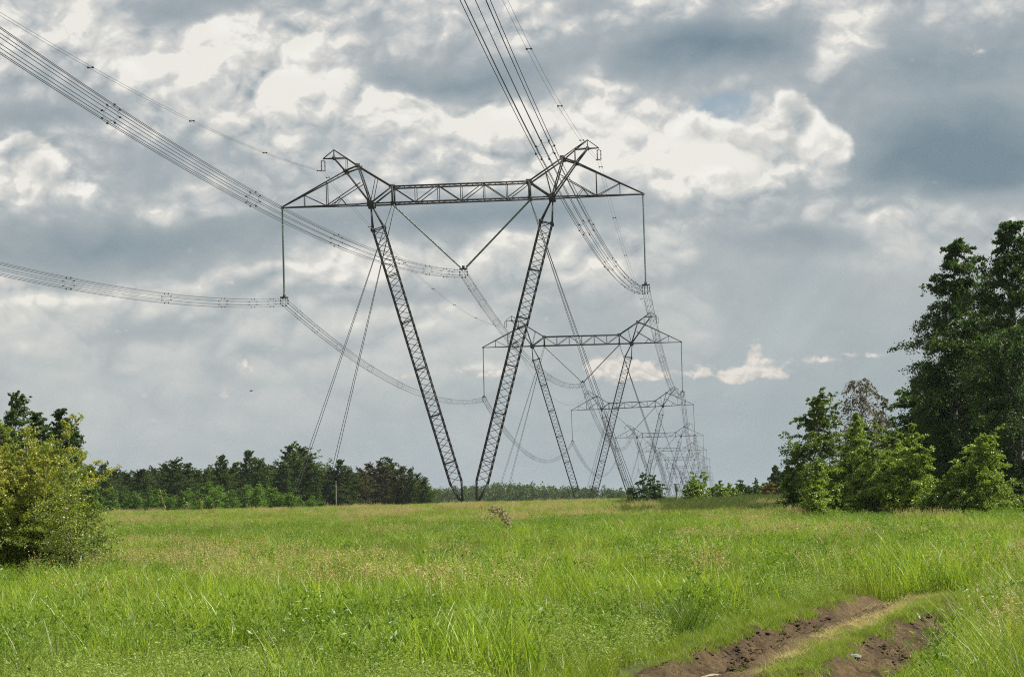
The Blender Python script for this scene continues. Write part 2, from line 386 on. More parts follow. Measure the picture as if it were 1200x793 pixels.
# ground under the grass
gm, t, out = material('meadow_soil')
ge = t.new('ShaderNodeNewGeometry')
n1 = t.noise(ge.outputs['Position'], 0.05, 5, 0.6); n2 = t.noise(ge.outputs['Position'], 1.4, 6, 0.7)
c = t.mix(t.maprange(n1, 0.35, 0.65, 0, 1), (0.035, 0.05, 0.013), (0.06, 0.07, 0.02))
c = t.mix(t.maprange(n2, 0.45, 0.75, 0, 0.8), c, (0.05, 0.042, 0.022))
b = t.new('ShaderNodeBsdfPrincipled'); t.put(b.inputs['Base Color'], c); b.inputs['Roughness'].default_value = 0.95; b.inputs['Specular IOR Level'].default_value = 0.1
t.l.new(b.outputs[0], out.inputs[0]); M['ground'] = gm
# wheel track soil
gm, t, out = material('track_soil')
ge = t.new('ShaderNodeNewGeometry'); at = t.new('ShaderNodeAttribute', attribute_name='straw')
n1 = t.noise(ge.outputs['Position'], 1.3, 6, 0.65); n2 = t.noise(ge.outputs['Position'], 14.0, 6, 0.75); n3 = t.noise(ge.outputs['Position'], 55.0, 4, 0.7)
c = t.mix(t.maprange(n1, 0.35, 0.68, 0, 1), (0.072, 0.046, 0.019), (0.19, 0.128, 0.058))
c = t.mix(t.maprange(n2, 0.35, 0.7, 0, 0.75), c, (0.025, 0.016, 0.009))
straw = t.mix(t.maprange(n3, 0.35, 0.65, 0, 1), (0.12, 0.08, 0.035), (0.27, 0.20, 0.10))
c = t.mix(t.math('MULTIPLY', at.outputs['Fac'], t.maprange(n2, 0.3, 0.6, 0.3, 1)), c, straw)
b = t.new('ShaderNodeBsdfPrincipled'); t.put(b.inputs['Base Color'], c); b.inputs['Roughness'].default_value = 0.85; b.inputs['Specular IOR Level'].default_value = 0.25
bp = t.new('ShaderNodeBump'); bp.inputs['Strength'].default_value = 1.0; bp.inputs['Distance'].default_value = 0.06
t.l.new(t.math('ADD', n2, t.math('MULTIPLY', n3, 0.5)), bp.inputs['Height']); t.l.new(bp.outputs[0], b.inputs['Normal'])
t.l.new(b.outputs[0], out.inputs[0]); M['track'] = gm

L = leaf_material
M['grass'] = L('meadow_grass_blades', [(0.0, (0.05, 0.105, 0.012)), (0.3, (0.14, 0.22, 0.022)), (0.6, (0.25, 0.33, 0.032)), (0.85, (0.38, 0.41, 0.065)), (1.0, (0.50, 0.44, 0.16))], (0.12, 0.42), 0.45, 0.03, 0.42)
M['short'] = L('short_grass_blades', [(0.0, (0.09, 0.16, 0.018)), (0.5, (0.20, 0.28, 0.03)), (1.0, (0.34, 0.36, 0.08))], (0.5, 0.3), 0.42, 0.015, 0.5)
M['reed'] = L('reed_blades', [(0.0, (0.12, 0.21, 0.02)), (0.5, (0.25, 0.36, 0.03)), (1.0, (0.42, 0.50, 0.06))], (0.2, 0.2), 0.48, 0.03, 0.42)
M['sedge'] = L('sedge_blades', [(0.0, (0.055, 0.11, 0.014)), (0.5, (0.11, 0.18, 0.022)), (1.0, (0.19, 0.26, 0.035))], (0.2, 0.2), 0.35, 0.032, 0.42)
M['herb'] = L('herb_leaves', [(0.0, (0.06, 0.135, 0.018)), (0.5, (0.14, 0.235, 0.025)), (1.0, (0.26, 0.34, 0.05))], (0.15, 0.3), 0.38, 0.018, 0.42)
M['weed'] = L('tall_weed_foliage', [(0.0, (0.045, 0.075, 0.02)), (0.5, (0.085, 0.12, 0.03)), (1.0, (0.15, 0.17, 0.05))], (0.1, 0.3), 0.3, 0.008, 0.5)
M['feathery'] = L('feathery_herb', [(0.0, (0.13, 0.21, 0.04)), (0.5, (0.24, 0.32, 0.065)), (1.0, (0.36, 0.43, 0.12))], (0.15, 0.2), 0.38, 0.015, 0.5)
M['straw'] = L('dry_straw', [(0.0, (0.27, 0.23, 0.07)), (0.5, (0.46, 0.40, 0.15)), (1.0, (0.62, 0.56, 0.26))], (0.15, 0.2), 0.35, 0.01, 0.6, (1, 1, .9))
M['rust'] = L('rusty_sorrel', [(0.0, (0.17, 0.09, 0.035)), (0.5, (0.29, 0.17, 0.06)), (1.0, (0.38, 0.27, 0.10))], (0.15, 0.2), 0.3, 0.01, 0.6, (1, 1, .9))
M['plume'] = L('reed_plume', [(0.0, (0.24, 0.21, 0.11)), (0.5, (0.36, 0.32, 0.18)), (1.0, (0.48, 0.43, 0.27))], (0.15, 0.1), 0.3, 0.01, 0.6, (1, 1, 1))
M['birch_leaf'] = L('birch_foliage', [(0.0, (0.03, 0.062, 0.014)), (0.5, (0.058, 0.108, 0.022)), (1.0, (0.11, 0.17, 0.035))], (0.12, 0.2), 0.32, 0.02, 0.42)
M['mid_leaf'] = L('young_tree_foliage', [(0.0, (0.055, 0.10, 0.014)), (0.5, (0.115, 0.175, 0.026)), (1.0, (0.21, 0.27, 0.045))], (0.25, 0.25), 0.35, 0.02, 0.42)
M['bush_leaf'] = L('willow_foliage', [(0.0, (0.09, 0.155, 0.018)), (0.5, (0.19, 0.275, 0.035)), (1.0, (0.34, 0.41, 0.065))], (0.25, 0.25), 0.38, 0.03, 0.4)
M['olive_leaf'] = L('olive_foliage', [(0.0, (0.075, 0.13, 0.02)), (0.5, (0.16, 0.225, 0.038)), (1.0, (0.27, 0.33, 0.07))], (0.25, 0.25), 0.38, 0.025, 0.42)
M['yellow_leaf'] = L('yellowing_foliage', [(0.0, (0.08, 0.14, 0.02)), (0.4, (0.18, 0.26, 0.035)), (0.75, (0.33, 0.36, 0.055)), (1.0, (0.50, 0.43, 0.09))], (0.5, 0.4), 0.40, 0.03, 0.42, (1.2, 1.15, .7))
M['purple_leaf'] = L('sparse_brown_foliage', [(0.0, (0.07, 0.06, 0.035)), (0.5, (0.12, 0.10, 0.055)), (1.0, (0.16, 0.16, 0.07))], (0.5, 0.2), 0.25, 0.017, 0.50, (1, 1, .8))
M['far_leaf'] = L('distant_tree_foliage', [(0.0, (0.03, 0.055, 0.012)), (0.5, (0.06, 0.096, 0.018)), (1.0, (0.11, 0.155, 0.028))], (0.02, 0.15), 0.25, 0.005, 0.5, objvar=0.5)
M['brown_leaf'] = L('brownish_tree_foliage', [(0.0, (0.05, 0.055, 0.02)), (0.5, (0.085, 0.08, 0.03)), (1.0, (0.12, 0.11, 0.045))], (0.02, 0.15), 0.25, 0.007, 0.60)
M['orange_leaf'] = L('rusty_shrub_foliage', [(0.0, (0.09, 0.10, 0.025)), (0.5, (0.19, 0.155, 0.035)), (1.0, (0.28, 0.21, 0.05))], (0.2, 0.15), 0.3, 0.010, 0.60, (1, 1, .8))
M['far_bush'] = L('distant_bush_foliage', [(0.0, (0.07, 0.145, 0.022)), (0.5, (0.12, 0.215, 0.032)), (1.0, (0.19, 0.29, 0.05))], (0.05, 0.15), 0.3, 0.005, 0.5)

# ------------------------------------------------------------------ ground sheet and track
def axis(lo, hi, fine, coarse_mul):
    a = [0.0]; st = fine
    while a[-1] < hi: a.append(a[-1] + st); st = max(fine, a[-1] * coarse_mul)
    b = [0.0]; st = fine
    while b[-1] < -lo: b.append(b[-1] + st); st = max(fine, b[-1] * coarse_mul)
    return np.array([-q for q in b[:0:-1]] + a)
ys = np.concatenate([np.linspace(-400, 10, 30), np.arange(10.25, 70, 0.25), np.arange(70, 200, 1.5), np.arange(200, 800, 5), np.geomspace(800, 14000, 60)])
xs = np.concatenate([-np.geomspace(400, 12000, 24)[::-1], np.arange(-400, -40, 8), np.arange(-40, -14, 1.5), np.arange(-14, 20, 0.2), np.arange(20, 60, 1.5), np.arange(60, 400, 8), np.geomspace(400, 12000, 24)])
X, Y = np.meshgrid(xs, ys); Z = gz(X, Y)
nx, ny = len(xs), len(ys)
idx = np.arange(ny * nx).reshape(ny, nx)
F = np.stack([idx[:-1, :-1], idx[:-1, 1:], idx[1:, 1:], idx[1:, :-1]], -1).reshape(-1, 4)
ground = mkobj('ground', make_mesh('ground', np.stack([X, Y, Z], -1).reshape(-1, 3), F, M['ground'], smooth=True))
tag(ground, kind='structure')

ty = np.arange(8, YEND - 1, 0.045); ts = np.linspace(-HALF - 0.1, HALF + 0.1, 90)
TY, TS = np.meshgrid(ty, ts, indexing='ij')
slope = 2 * _pc[0] * np.clip(TY, 26, 46) + _pc[1] + np.maximum(TY - 46, 0) * .024
TX = _x0t(TY) + TS * np.sqrt(1 + slope ** 2)
RUT = 0.98
def rutprof(s, y):
    w = 0.36
    d = -0.20 * np.exp(-((s + RUT) / w) ** 2) - 0.17 * np.exp(-((s - RUT) / (w * 1.15)) ** 2)
    d += 0.05 * np.exp(-((np.abs(s + RUT) - 0.5) / 0.13) ** 2) + 0.06 * np.exp(-((np.abs(s - RUT) - 0.55) / 0.14) ** 2)
    return d
clod = (fbm(TX * 3.1, TY * 2.2, 5) - 0.5) * 0.20 + (fbm(TX * 9, TY * 8, 4) - 0.5) * 0.13
edge = np.clip((HALF - np.abs(TS)) / 0.25, 0, 1)
TZ = gz0(TX, TY) + (rutprof(TS + (fbm(TX * 0 + 3, TY * .25, 2) - .5) * .25, TY) + clod) * edge - 0.05 - (1 - edge) * 0.06
strawA = np.exp(-((TS + 0.18) / 0.20) ** 2) * 0.85 + np.clip((TY - 41) / 8, 0, 1) * 0.5 + 0.8 * np.exp(-((TS - 1.55) / 0.25) ** 2) * (fbm(TX, TY * .5, 2) > .45)
strawA = np.clip(strawA * (0.4 + fbm(TX * 2, TY * 1.2, 4) * 1.1), 0, 1)
ii = np.arange(TY.size).reshape(TY.shape)
F = np.stack([ii[:-1, :-1], ii[:-1, 1:], ii[1:, 1:], ii[1:, :-1]], -1).reshape(-1, 4)
tag(mkobj('dirt_track', make_mesh('dirt_track', np.stack([TX, TY, TZ], -1).reshape(-1, 3), F, M['track'], {'straw': strawA.ravel()}, smooth=True)), kind='structure')
def surf(x, y):
    """height of whatever is on top: track bed or ground"""
    s = track_s(x, y); e = np.clip((HALF - np.abs(s)) / 0.25, 0, 1)
    tz = gz0(x, y) + (rutprof(s, y) + (fbm(x * 3.1, y * 2.2, 5) - 0.5) * 0.20) * e - 0.05 - (1 - e) * 0.06
    return np.where((np.abs(s) < HALF) & (y < YEND - 1), tz, gz(x, y))

# ------------------------------------------------------------------ the air
hm = bpy.data.materials.new('haze_air'); hm.use_nodes = True; hm.node_tree.nodes.clear()
_pv = hm.node_tree.nodes.new('ShaderNodeVolumePrincipled'); _pv.inputs['Color'].default_value = (0.80, 0.90, 1.0, 1); _pv.inputs['Density'].default_value = HAZE; _pv.inputs['Anisotropy'].default_value = 0.25
_ho = hm.node_tree.nodes.new('ShaderNodeOutputMaterial'); hm.node_tree.links.new(_pv.outputs[0], _ho.inputs['Volume'])
hv = np.array([(x, y, z) for x in (-12500, 12500) for y in (-900, 14500) for z in (-12, 75)], float)
haze = mkobj('haze', make_mesh('haze', hv, [[0, 1, 3, 2], [4, 6, 7, 5], [0, 4, 5, 1], [2, 3, 7, 6], [0, 2, 6, 4], [1, 5, 7, 3]], hm)); tag(haze, kind='stuff')

# ------------------------------------------------------------------ pylons
U = 0.118; TOP = 41.3                # metres per measured unit; crossarm height above the base
dU = np.array([math.sin(0.0796161), math.cos(0.0796161), 0.0]); YAW = 0.0796161
PY0 = np.array([-6.27334, 350.35644])
PS = [0, 293.3, 696.9, 1108.5, 1518.9, 1827.7, 2237.2, 2640.0, 3045.0, 3440.0]
PZ = [43.3, 42.3, 42.6, 42.3, 43.7, 43.1, 43.1, 43.2, 43.3, 43.3]
PL = [.0023, -.0034, .0192, .0015, .0033, -.005, .0001, .001, 0, 0]
PT = [-.18, .48, -.81, .23, -.17, .54, -.09, .1, 0, 0]
def pyl_center(k):
    x = PY0[0] + math.sin(YAW) * PS[k] + math.cos(YAW) * PT[k]; y = PY0[1] + math.cos(YAW) * PS[k] - math.sin(YAW) * PT[k]
    return np.array([x, y, PZ[k] + EYE])
def pyl_local(k):
    Rm = Matrix.Rotation(-YAW, 4, 'Z') @ Matrix.Rotation(-PL[k], 4, 'Y')
    return Matrix.Translation(Vector(pyl_center(k))) @ Rm @ Matrix.Translation((0, 0, -TOP))
def att(k, a, b, y=0.0): return np.array(pyl_local(k) @ Vector((a * U, y, TOP + b * U)))
D = 1.25                              # half depth of the crossarm truss
def P3(x, y, d=0.0): return np.array([x * U, d, TOP + y * U])
def leg_mesh(sg):
    mb = MB(); p0 = P3(106 * sg, -2); p1 = P3(8.5 * sg, -352); ax = p1 - p0; Ln = np.linalg.norm(ax); ax /= Ln
    sx = np.array([ax[2], 0, -ax[0]]); sy = np.array([0, 1.0, 0]); hw = 0.80
    def corner(t, i):
        h = hw * min(1.0, 0.10 + t / 3.3) if t < 3.3 else (hw * max(0.12, (Ln - t) / 3.0) if t > Ln - 3.0 else hw)
        return p0 + ax * t + sx * h * (-1 if i in (0, 3) else 1) + sy * h * (-1 if i < 2 else 1)
    n = 38; tt = np.concatenate([[0, 3.3], np.linspace(3.3, Ln - 3.0, n + 1)[1:], [Ln]])
    for i in range(4):
        for a, b in zip(tt[:-1], tt[1:]): mb.bar(corner(a, i), corner(b, i), 0.17)
    for q in range(1, len(tt) - 1):
        for i in range(4):
            j = (i + 1) % 4; a, b = tt[q], tt[q + 1] if q + 1 < len(tt) else tt[q]
            s0, s1 = (i, j) if q % 2 else (j, i)
            mb.bar(corner(a, s0), corner(b, s1), 0.075)
            if q % 7 == 1: mb.bar(corner(a, i), corner(a, j), 0.12)
    for i in range(4): mb.box(corner(3.3, i), (0.2, 0.2, 0.24))
    mb.box(p0, (0.42, 0.5, 0.35)); mb.box(P3(8.5 * sg, -354), (0.25, 0.25, 0.2))
    return mb.mesh('leg', M['steel'])
def beam_mesh():
    mb = MB(); xs_ = np.linspace(-80, 80, 7)
    for d in (-D, D):
        mb.bar(P3(-106, 0, d), P3(106, 0, d), 0.2); mb.bar(P3(-80, 19, d), P3(80, 19, d), 0.2)
        for k, x in enumerate(xs_):
            mb.bar(P3(x, 0, d), P3(x, 19, d), 0.24 if k in (0, 6) else 0.09)
            if k < 6:
                a, b = ((x, 19), (xs_[k + 1], 0)) if k % 2 == 0 else ((x, 0), (xs_[k + 1], 19))
                mb.bar(P3(*a, d), P3(*b, d), 0.11)
        for sg in (-1, 1): mb.bar(P3(106 * sg, 0, d), P3(80 * sg, 19, d), 0.2)
    for k, x in enumerate(np.linspace(-80, 80, 13)):
        for y in (0, 19):
            mb.bar(P3(x, y, -D), P3(x, y, D), 0.07)
            if k < 12: mb.bar(P3(x, y, -D if k % 2 else D), P3(x + 160 / 12, y, D if k % 2 else -D), 0.06)
    for sg in (-1, 1):
        for d in (-D, D):
            mb.box(P3(80 * sg, 19, d), (0.42, 0.06, 0.3)); mb.box(P3(80 * sg, 0, d), (0.26, 0.06, 0.2)); mb.box(P3(106 * sg, 0, d), (0.45, 0.08, 0.4))
    return mb.mesh('crossbeam', M['steel'])
def arm_mesh(sg):
    mb = MB(); Q = lambda x, y, d=0.0: P3(x * sg, y, d)
    wd = lambda x: D * max(0.06, (211.5 - x) / 91.5) if x > 120 else D
    for s in (-1, 1):
        mb.bar(Q(106, 0, D * s), Q(211.5, 0, wd(211.5) * s), 0.17)
        mb.bar(Q(120, 45, D * s), Q(135, 39.5, wd(135) * s), 0.22); mb.bar(Q(135, 39.5, wd(135) * s), Q(211.5, 1, wd(211.5) * s), 0.17)
        mb.bar(Q(158, 0, wd(158) * s), Q(158, 27.5, wd(158) * s), 0.1); mb.bar(Q(185, 0, wd(185) * s), Q(185, 13.6, wd(185) * s), 0.08)
        mb.bar(Q(158, 0, wd(158) * s), Q(185, 13.6, wd(185) * s), 0.09); mb.bar(Q(158, 0, wd(158) * s), Q(117, 25, D * s), 0.11)
        mb.bar(Q(142, 9, wd(142) * s), Q(135, 0, wd(135) * s), 0.07); mb.bar(Q(142, 9, wd(142) * s), Q(149, 0, wd(149) * s), 0.07)
        mb.bar(Q(106, 0, D * s), Q(120, 45, D * s), 0.17); mb.bar(Q(80, 19, D * s), Q(120, 45, D * s), 0.2)
        mb.bar(Q(106, 0, D * s), Q(99, 31.3, D * s), 0.09)
        mb.bar(Q(112, 20, D * s), Q(108.5, 8, -D * s), 0.06)
    for x in (135, 145, 158, 171, 185, 198): mb.bar(Q(x, 0, -wd(x)), Q(x, 0, wd(x)), 0.06); mb.bar(Q(x, (211.5 - x) * .517, -wd(x)), Q(x, (211.5 - x) * .517, wd(x)), 0.06)
    for x0, x1 in ((110, 135), (135, 158), (158, 185), (185, 205)): mb.bar(Q(x0, 0, -wd(x0)), Q(x1, 0, wd(x1)), 0.06)
    for y in (12, 25, 36):
        mb.bar(Q(106 + y * .31, y, -D), Q(106 + (y + 8) * .31, y + 8, D), 0.06)
    for s in (-1, 1): mb.box(Q(120, 45, D * s), (0.34, 0.06, 0.3))
    mb.box(Q(211.5, 0), (0.22, 0.16, 0.16))
    return mb.mesh('cantilever_arm', M['steel'])
def peak_mesh(sg):
    mb = MB(); Q = lambda x, y, d=0.0: P3(x * sg, y, d); d1, d2 = D * .55, D * .3
    for s in (-1, 1):
        mb.bar(Q(120, 45, D * s), Q(134, 55.5, d1 * s), 0.15); mb.bar(Q(134, 55.5, d1 * s), Q(149, 66, 0.08 * s), 0.13)
        mb.bar(Q(106, 0, D * s), Q(135, 39.5, D * .8 * s), 0.19); mb.bar(Q(135, 39.5, D * .8 * s), Q(149, 56, d2 * s), 0.17)
        mb.bar(Q(134, 55.5, d1 * s), Q(162, 56, 0.12 * s), 0.12); mb.bar(Q(149, 66, 0.08 * s), Q(162, 56, 0.12 * s), 0.09)
        mb.bar(Q(149, 56, d2 * s), Q(149, 66, 0.05 * s), 0.09); mb.bar(Q(134, 55.5, d1 * s), Q(134, 41, D * .8 * s), 0.08)
        mb.box(Q(135, 39.5, D * .8 * s), (0.3, 0.06, 0.26)); mb.box(Q(149, 56, d2 * s), (0.22, 0.05, 0.2))
    mb.bar(Q(134, 55.5, -d1), Q(134, 55.5, d1), 0.07); mb.bar(Q(149, 56, -d2), Q(149, 56, d2), 0.07)
    return mb.mesh('earth_wire_peak', M['steel'])
def string_prof(n, r0=0.095, r1=0.13):
    pr = [(0, r0)]
    for i in range(n):
        t = (i + .15) / n; pr += [(t, r0), (t + .12 / n, r1), (t + .4 / n, r1 * .8), (t + .5 / n, r0)]
    return pr + [(1, r0)]
def istring_mesh(a, b, off):
    mb = MB()
    for s in (-1, 1): mb.lathe(np.asarray(a) + np.asarray(off) * s, np.asarray(b) + np.asarray(off) * s, string_prof(48), 7)
    mb.bar(np.asarray(b) - np.asarray(off) * 1.3, np.asarray(b) + np.asarray(off) * 1.3, 0.12)
    return mb.mesh('insulator_string', M['glass'])
BR = 0.56
ring = [(BR * math.cos(a), BR * math.sin(a)) for a in (np.arange(8) + .5) * math.pi / 4]
def yoke_mesh(x, y):
    mb = MB(); c = P3(x, y)
    mb.box(c + [0, 0, -0.05], (0.55, 0.12, 0.10)); mb.box(c + [0, 0, 0.2], (0.18, 0.1, 0.2))
    cc = P3(x, y - 6)
    for (rx, rz) in ring:
        mb.box(cc + [rx, 0, rz], (0.075, 0.2, 0.085))
        mb.bar(cc + [rx, 0, rz], cc + [rx * .9, 0, max(rz + .12, 0.6)], 0.05)
    return mb.mesh('yoke', M['fitting'])
def guy_mesh(sx, sy):
    mb = MB(); a = P3(80 * sx, -1, D * sy)
    for o in (-0.28, 0.28):
        b = np.array([22.4 * sx, 14.6 * sy + o, -0.3 - 0.1 * 0]); b[0] += o * .6
        pts = [a + (b - a) * t + np.array([0, 0, -0.9 * 4 * t * (1 - t) * .25]) for t in np.linspace(0, 1, 14)]
        mb.tube(pts, 0.045, 4)
    return mb.mesh('guy_wire', M['wire'])
def earth_ins_mesh(sg):
    mb = MB(); c = P3(162 * sg, 54.5)
    for s in (-1, 1): mb.lathe(c + [0.24 * s, 0, -0.15], c + [0.24 * s, 0, -1.45], string_prof(7, .05, .12), 7)
    mb.bar(c + [-.3, 0, -.12], c + [.3, 0, -.12], 0.09); mb.bar(c + [-.32, 0, -1.5], c + [.32, 0, -1.5], 0.09); mb.bar(c + [0, 0, 0.2], c + [0, 0, -.12], .07)
    return mb.mesh('earth_wire_insulator', M['porcelain'])
legs = [leg_mesh(s) for s in (-1, 1)]
foot = MB(); foot.box((0, 0, -1.05), (1.3, 0.9, 0.5)); foot = foot.mesh('footing', M['concrete'])
parts = [('leg', legs[0]), ('leg', legs[1]), ('crossbeam', beam_mesh()), ('cantilever_arm', arm_mesh(-1)), ('cantilever_arm', arm_mesh(1)),
         ('earth_wire_peak', peak_mesh(-1)), ('earth_wire_peak', peak_mesh(1)), ('footing', foot)]
parts += [('insulator_string', istring_mesh(P3(211.5 * s, -1), P3(211.5 * s, -104), (0, 0.2, 0))) for s in (-1, 1)]
parts += [('insulator_string', istring_mesh(P3(80 * s, -2), P3(3.5 * s, -77.5), (0.0, 0.2, 0))) for s in (-1, 1)]
parts += [('yoke', yoke_mesh(x, y)) for x, y in ((-211.5, -105), (0, -79), (211.5, -105))]
parts += [('guy_wire', guy_mesh(a, b)) for a in (-1, 1) for b in (-1, 1)]
parts += [('earth_wire_insulator', earth_ins_mesh(s)) for s in (-1, 1)]
ORD = ['nearest and tallest', 'second', 'third', 'fourth', 'fifth', 'sixth', 'seventh', 'eighth', 'ninth', 'tenth']
for k in range(10):
    e = empty('lattice_pylon'); e.matrix_world = pyl_local(k)
    lab = 'V-shaped guyed steel lattice pylon, the %s in the receding row' % ORD[k] if k == 0 else 'V-shaped guyed steel lattice pylon, %s from the camera in the receding row' % ORD[k]
    tag(e, lab, 'pylon', 'guyed steel lattice pylons receding in a row')
    for nm, me in parts: mkobj(nm, me, e)

# ------------------------------------------------------------------ conductors
PH = {'left': (-211.5, -111), 'centre': (0, -85), 'right': (211.5, -111)}
def sagcurve(A, B, c, n):
    t = np.linspace(0, 1, n)[:, None]; Ls = np.linalg.norm((B - A)[:2]); P_ = A + (B - A) * t
    P_[:, 2] -= (c * Ls * Ls * t * (1 - t))[:, 0]
    return P_
latv = np.array([math.cos(YAW), -math.sin(YAW), 0.0])
def span_ends(k, a, b):
    A = att(k, a, b)
    if k >= 0 and k + 1 < 10 and k != -1: pass
    return A
SPW = {-1: .00022, 0: .00024, 1: .000277}
def spacer_mesh(big):
    mb = MB(); n = 8
    for i in range(8):
        a = np.array([ring[i][0], 0, ring[i][1]]); b = np.array([ring[(i + 1) % 8][0], 0, ring[(i + 1) % 8][1]])
        mb.bar(a * .8, b * .8, 0.014); mb.bar(a * .8, a, 0.03)
        mb.box(a * 1.03, (0.052, 0.07, 0.052))
    return mb.mesh('spacer', M['fitting'])
SPM = spacer_mesh(True)
def spacer2_mesh():
    mb = MB(); mb.bar((-.2, 0, 0), (.2, 0, 0), .06)
    for s in (-1, 1): mb.box((.2 * s, 0, 0), (.08, .12, .07))
    return mb.mesh('spacer', M['fitting'])
SPM2 = spacer2_mesh()
SPD = {-1: [10, 24, 44, 76, 118, 160, 205, 255, 305, 350], 0: [12, 27, 50, 85, 125, 168, 210, 245, 268, 283], 1: [12, 30, 60, 110, 170, 230, 290, 345, 375, 392]}
WHERE = {-1: 'coming from overhead to the nearest pylon', 0: 'between the nearest and the second pylon', 1: 'between the second and the third pylon'}
for k in range(-1, 9):
    for nm, (a, b) in PH.items():
        B_ = att(0, a, b) - dU * 385 + np.array([0, 0, -2.9]) if k == -1 else att(k, a, b)
        A_ = att(k + 1, a, b)
        if k == -1: A_, B_ = att(0, a, b), B_
        else: A_, B_ = B_, A_
        c = SPW.get(k, .00026); n = 70 if k < 2 else 36
        pts = sagcurve(A_, B_, c, n)
        wh = WHERE.get(k, 'between the %s and the %s pylon' % (ORD[k], ORD[k + 1]) if k > 0 else '')
        lab = '%s bundle of eight sagging power wires %s' % ({'left': 'left', 'centre': 'middle', 'right': 'right'}[nm], wh)
        rr = 0.019 if k < 1 else (0.024 if k == 1 else 0.027)
        if k < 2:
            root = empty('conductor_bundle', tuple(A_)); tag(root, lab, 'power line', 'power line wire bundles')
            for (rx, rz) in ring:
                mb = MB(); mb.tube(pts - A_ + latv * rx + np.array([0, 0, rz]), rr, 4)
                mb.build('conductor', M['wire'], root)
            Lc = np.linalg.norm((B_ - A_)[:2])
            for dd in SPD[k]:
                t = dd / Lc; p = (A_ + (B_ - A_) * t); p[2] -= c * Lc * Lc * t * (1 - t)
                o = mkobj('spacer', SPM, root); o.location = p - A_; o.rotation_euler = (0, 0, -YAW)
        else:
            mb = MB()
            for (rx, rz) in ring: mb.tube(pts - A_ + latv * rx + np.array([0, 0, rz]), rr, 4)
            o = mb.build('conductor_bundle', M['wire']); o.location = A_; tag(o, lab, 'power line', 'power line wire bundles')
    for sg, nm in ((-1, 'left'), (1, 'right')):
        a, b = 162 * sg, 40.5
        if k == -1: A_, B_ = att(0, a, b), att(0, a, b) - dU * 385 + np.array([0, 0, -2.8])
        else: A_, B_ = att(k, a, b), att(k + 1, a, b)
        c = {-1: .00022, 0: .00021}.get(k, .00023)
        pts = sagcurve(A_, B_, c, 60 if k < 2 else 30)
        root = empty('earth_wire_pair', tuple(A_))
        tag(root, 'thin %s-hand pair of top earth wires %s' % (nm, WHERE.get(k, 'between the %s and the %s pylon' % (ORD[k], ORD[k + 1]) if k > 0 else '')), 'earth wire', 'twin earth wires along the pylon peaks')
        for s in (-1, 1):
            mb = MB(); mb.tube(pts - A_ + latv * .2 * s, 0.014 if k < 1 else .018, 4); mb.build('wire', M['wire'], root)
        if k < 1:
            Lc = np.linalg.norm((B_ - A_)[:2])
            for dd in (4, 46, 89, 132, 170, 215):
                t = dd / Lc; p = (A_ + (B_ - A_) * t); p[2] -= c * Lc * Lc * t * (1 - t)
                o = mkobj('spacer', SPM2, root); o.location = p - A_; o.rotation_euler = (0, 0, -YAW)

# ------------------------------------------------------------------ foliage
def leaf_quads(cent, size, r, up_bias=0.3, aspect=0.62, droop=0.0):
    """a pointed leaf (rhomb) at each centre; returns verts, faces"""
    n = len(cent); size = np.broadcast_to(size, (n,))
    d = r.normal(size=(n, 3)); d[:, 2] = d[:, 2] * 0.8 - droop; d /= np.linalg.norm(d, axis=1)[:, None]
    nn = r.normal(size=(n, 3)); nn[:, 2] = np.abs(nn[:, 2]) + up_bias
    s = np.cross(d, nn); s /= np.linalg.norm(s, axis=1)[:, None] + 1e-9
    h = size[:, None] * 0.5
    v = np.stack([cent - d * h, cent + s * h * aspect - d * h * .1, cent + d * h, cent - s * h * aspect - d * h * .1], 1)
    f = np.arange(n * 4).reshape(n, 4)
    return v.reshape(-1, 3), f
def puff_points(c, rad, n, r):
    """points through an uneven clump, denser outside"""
    p = r.normal(size=(n, 3)); p /= np.linalg.norm(p, axis=1)[:, None] + 1e-9
    p *= (r.random((n, 1)) ** 0.45)
    return c + p * rad
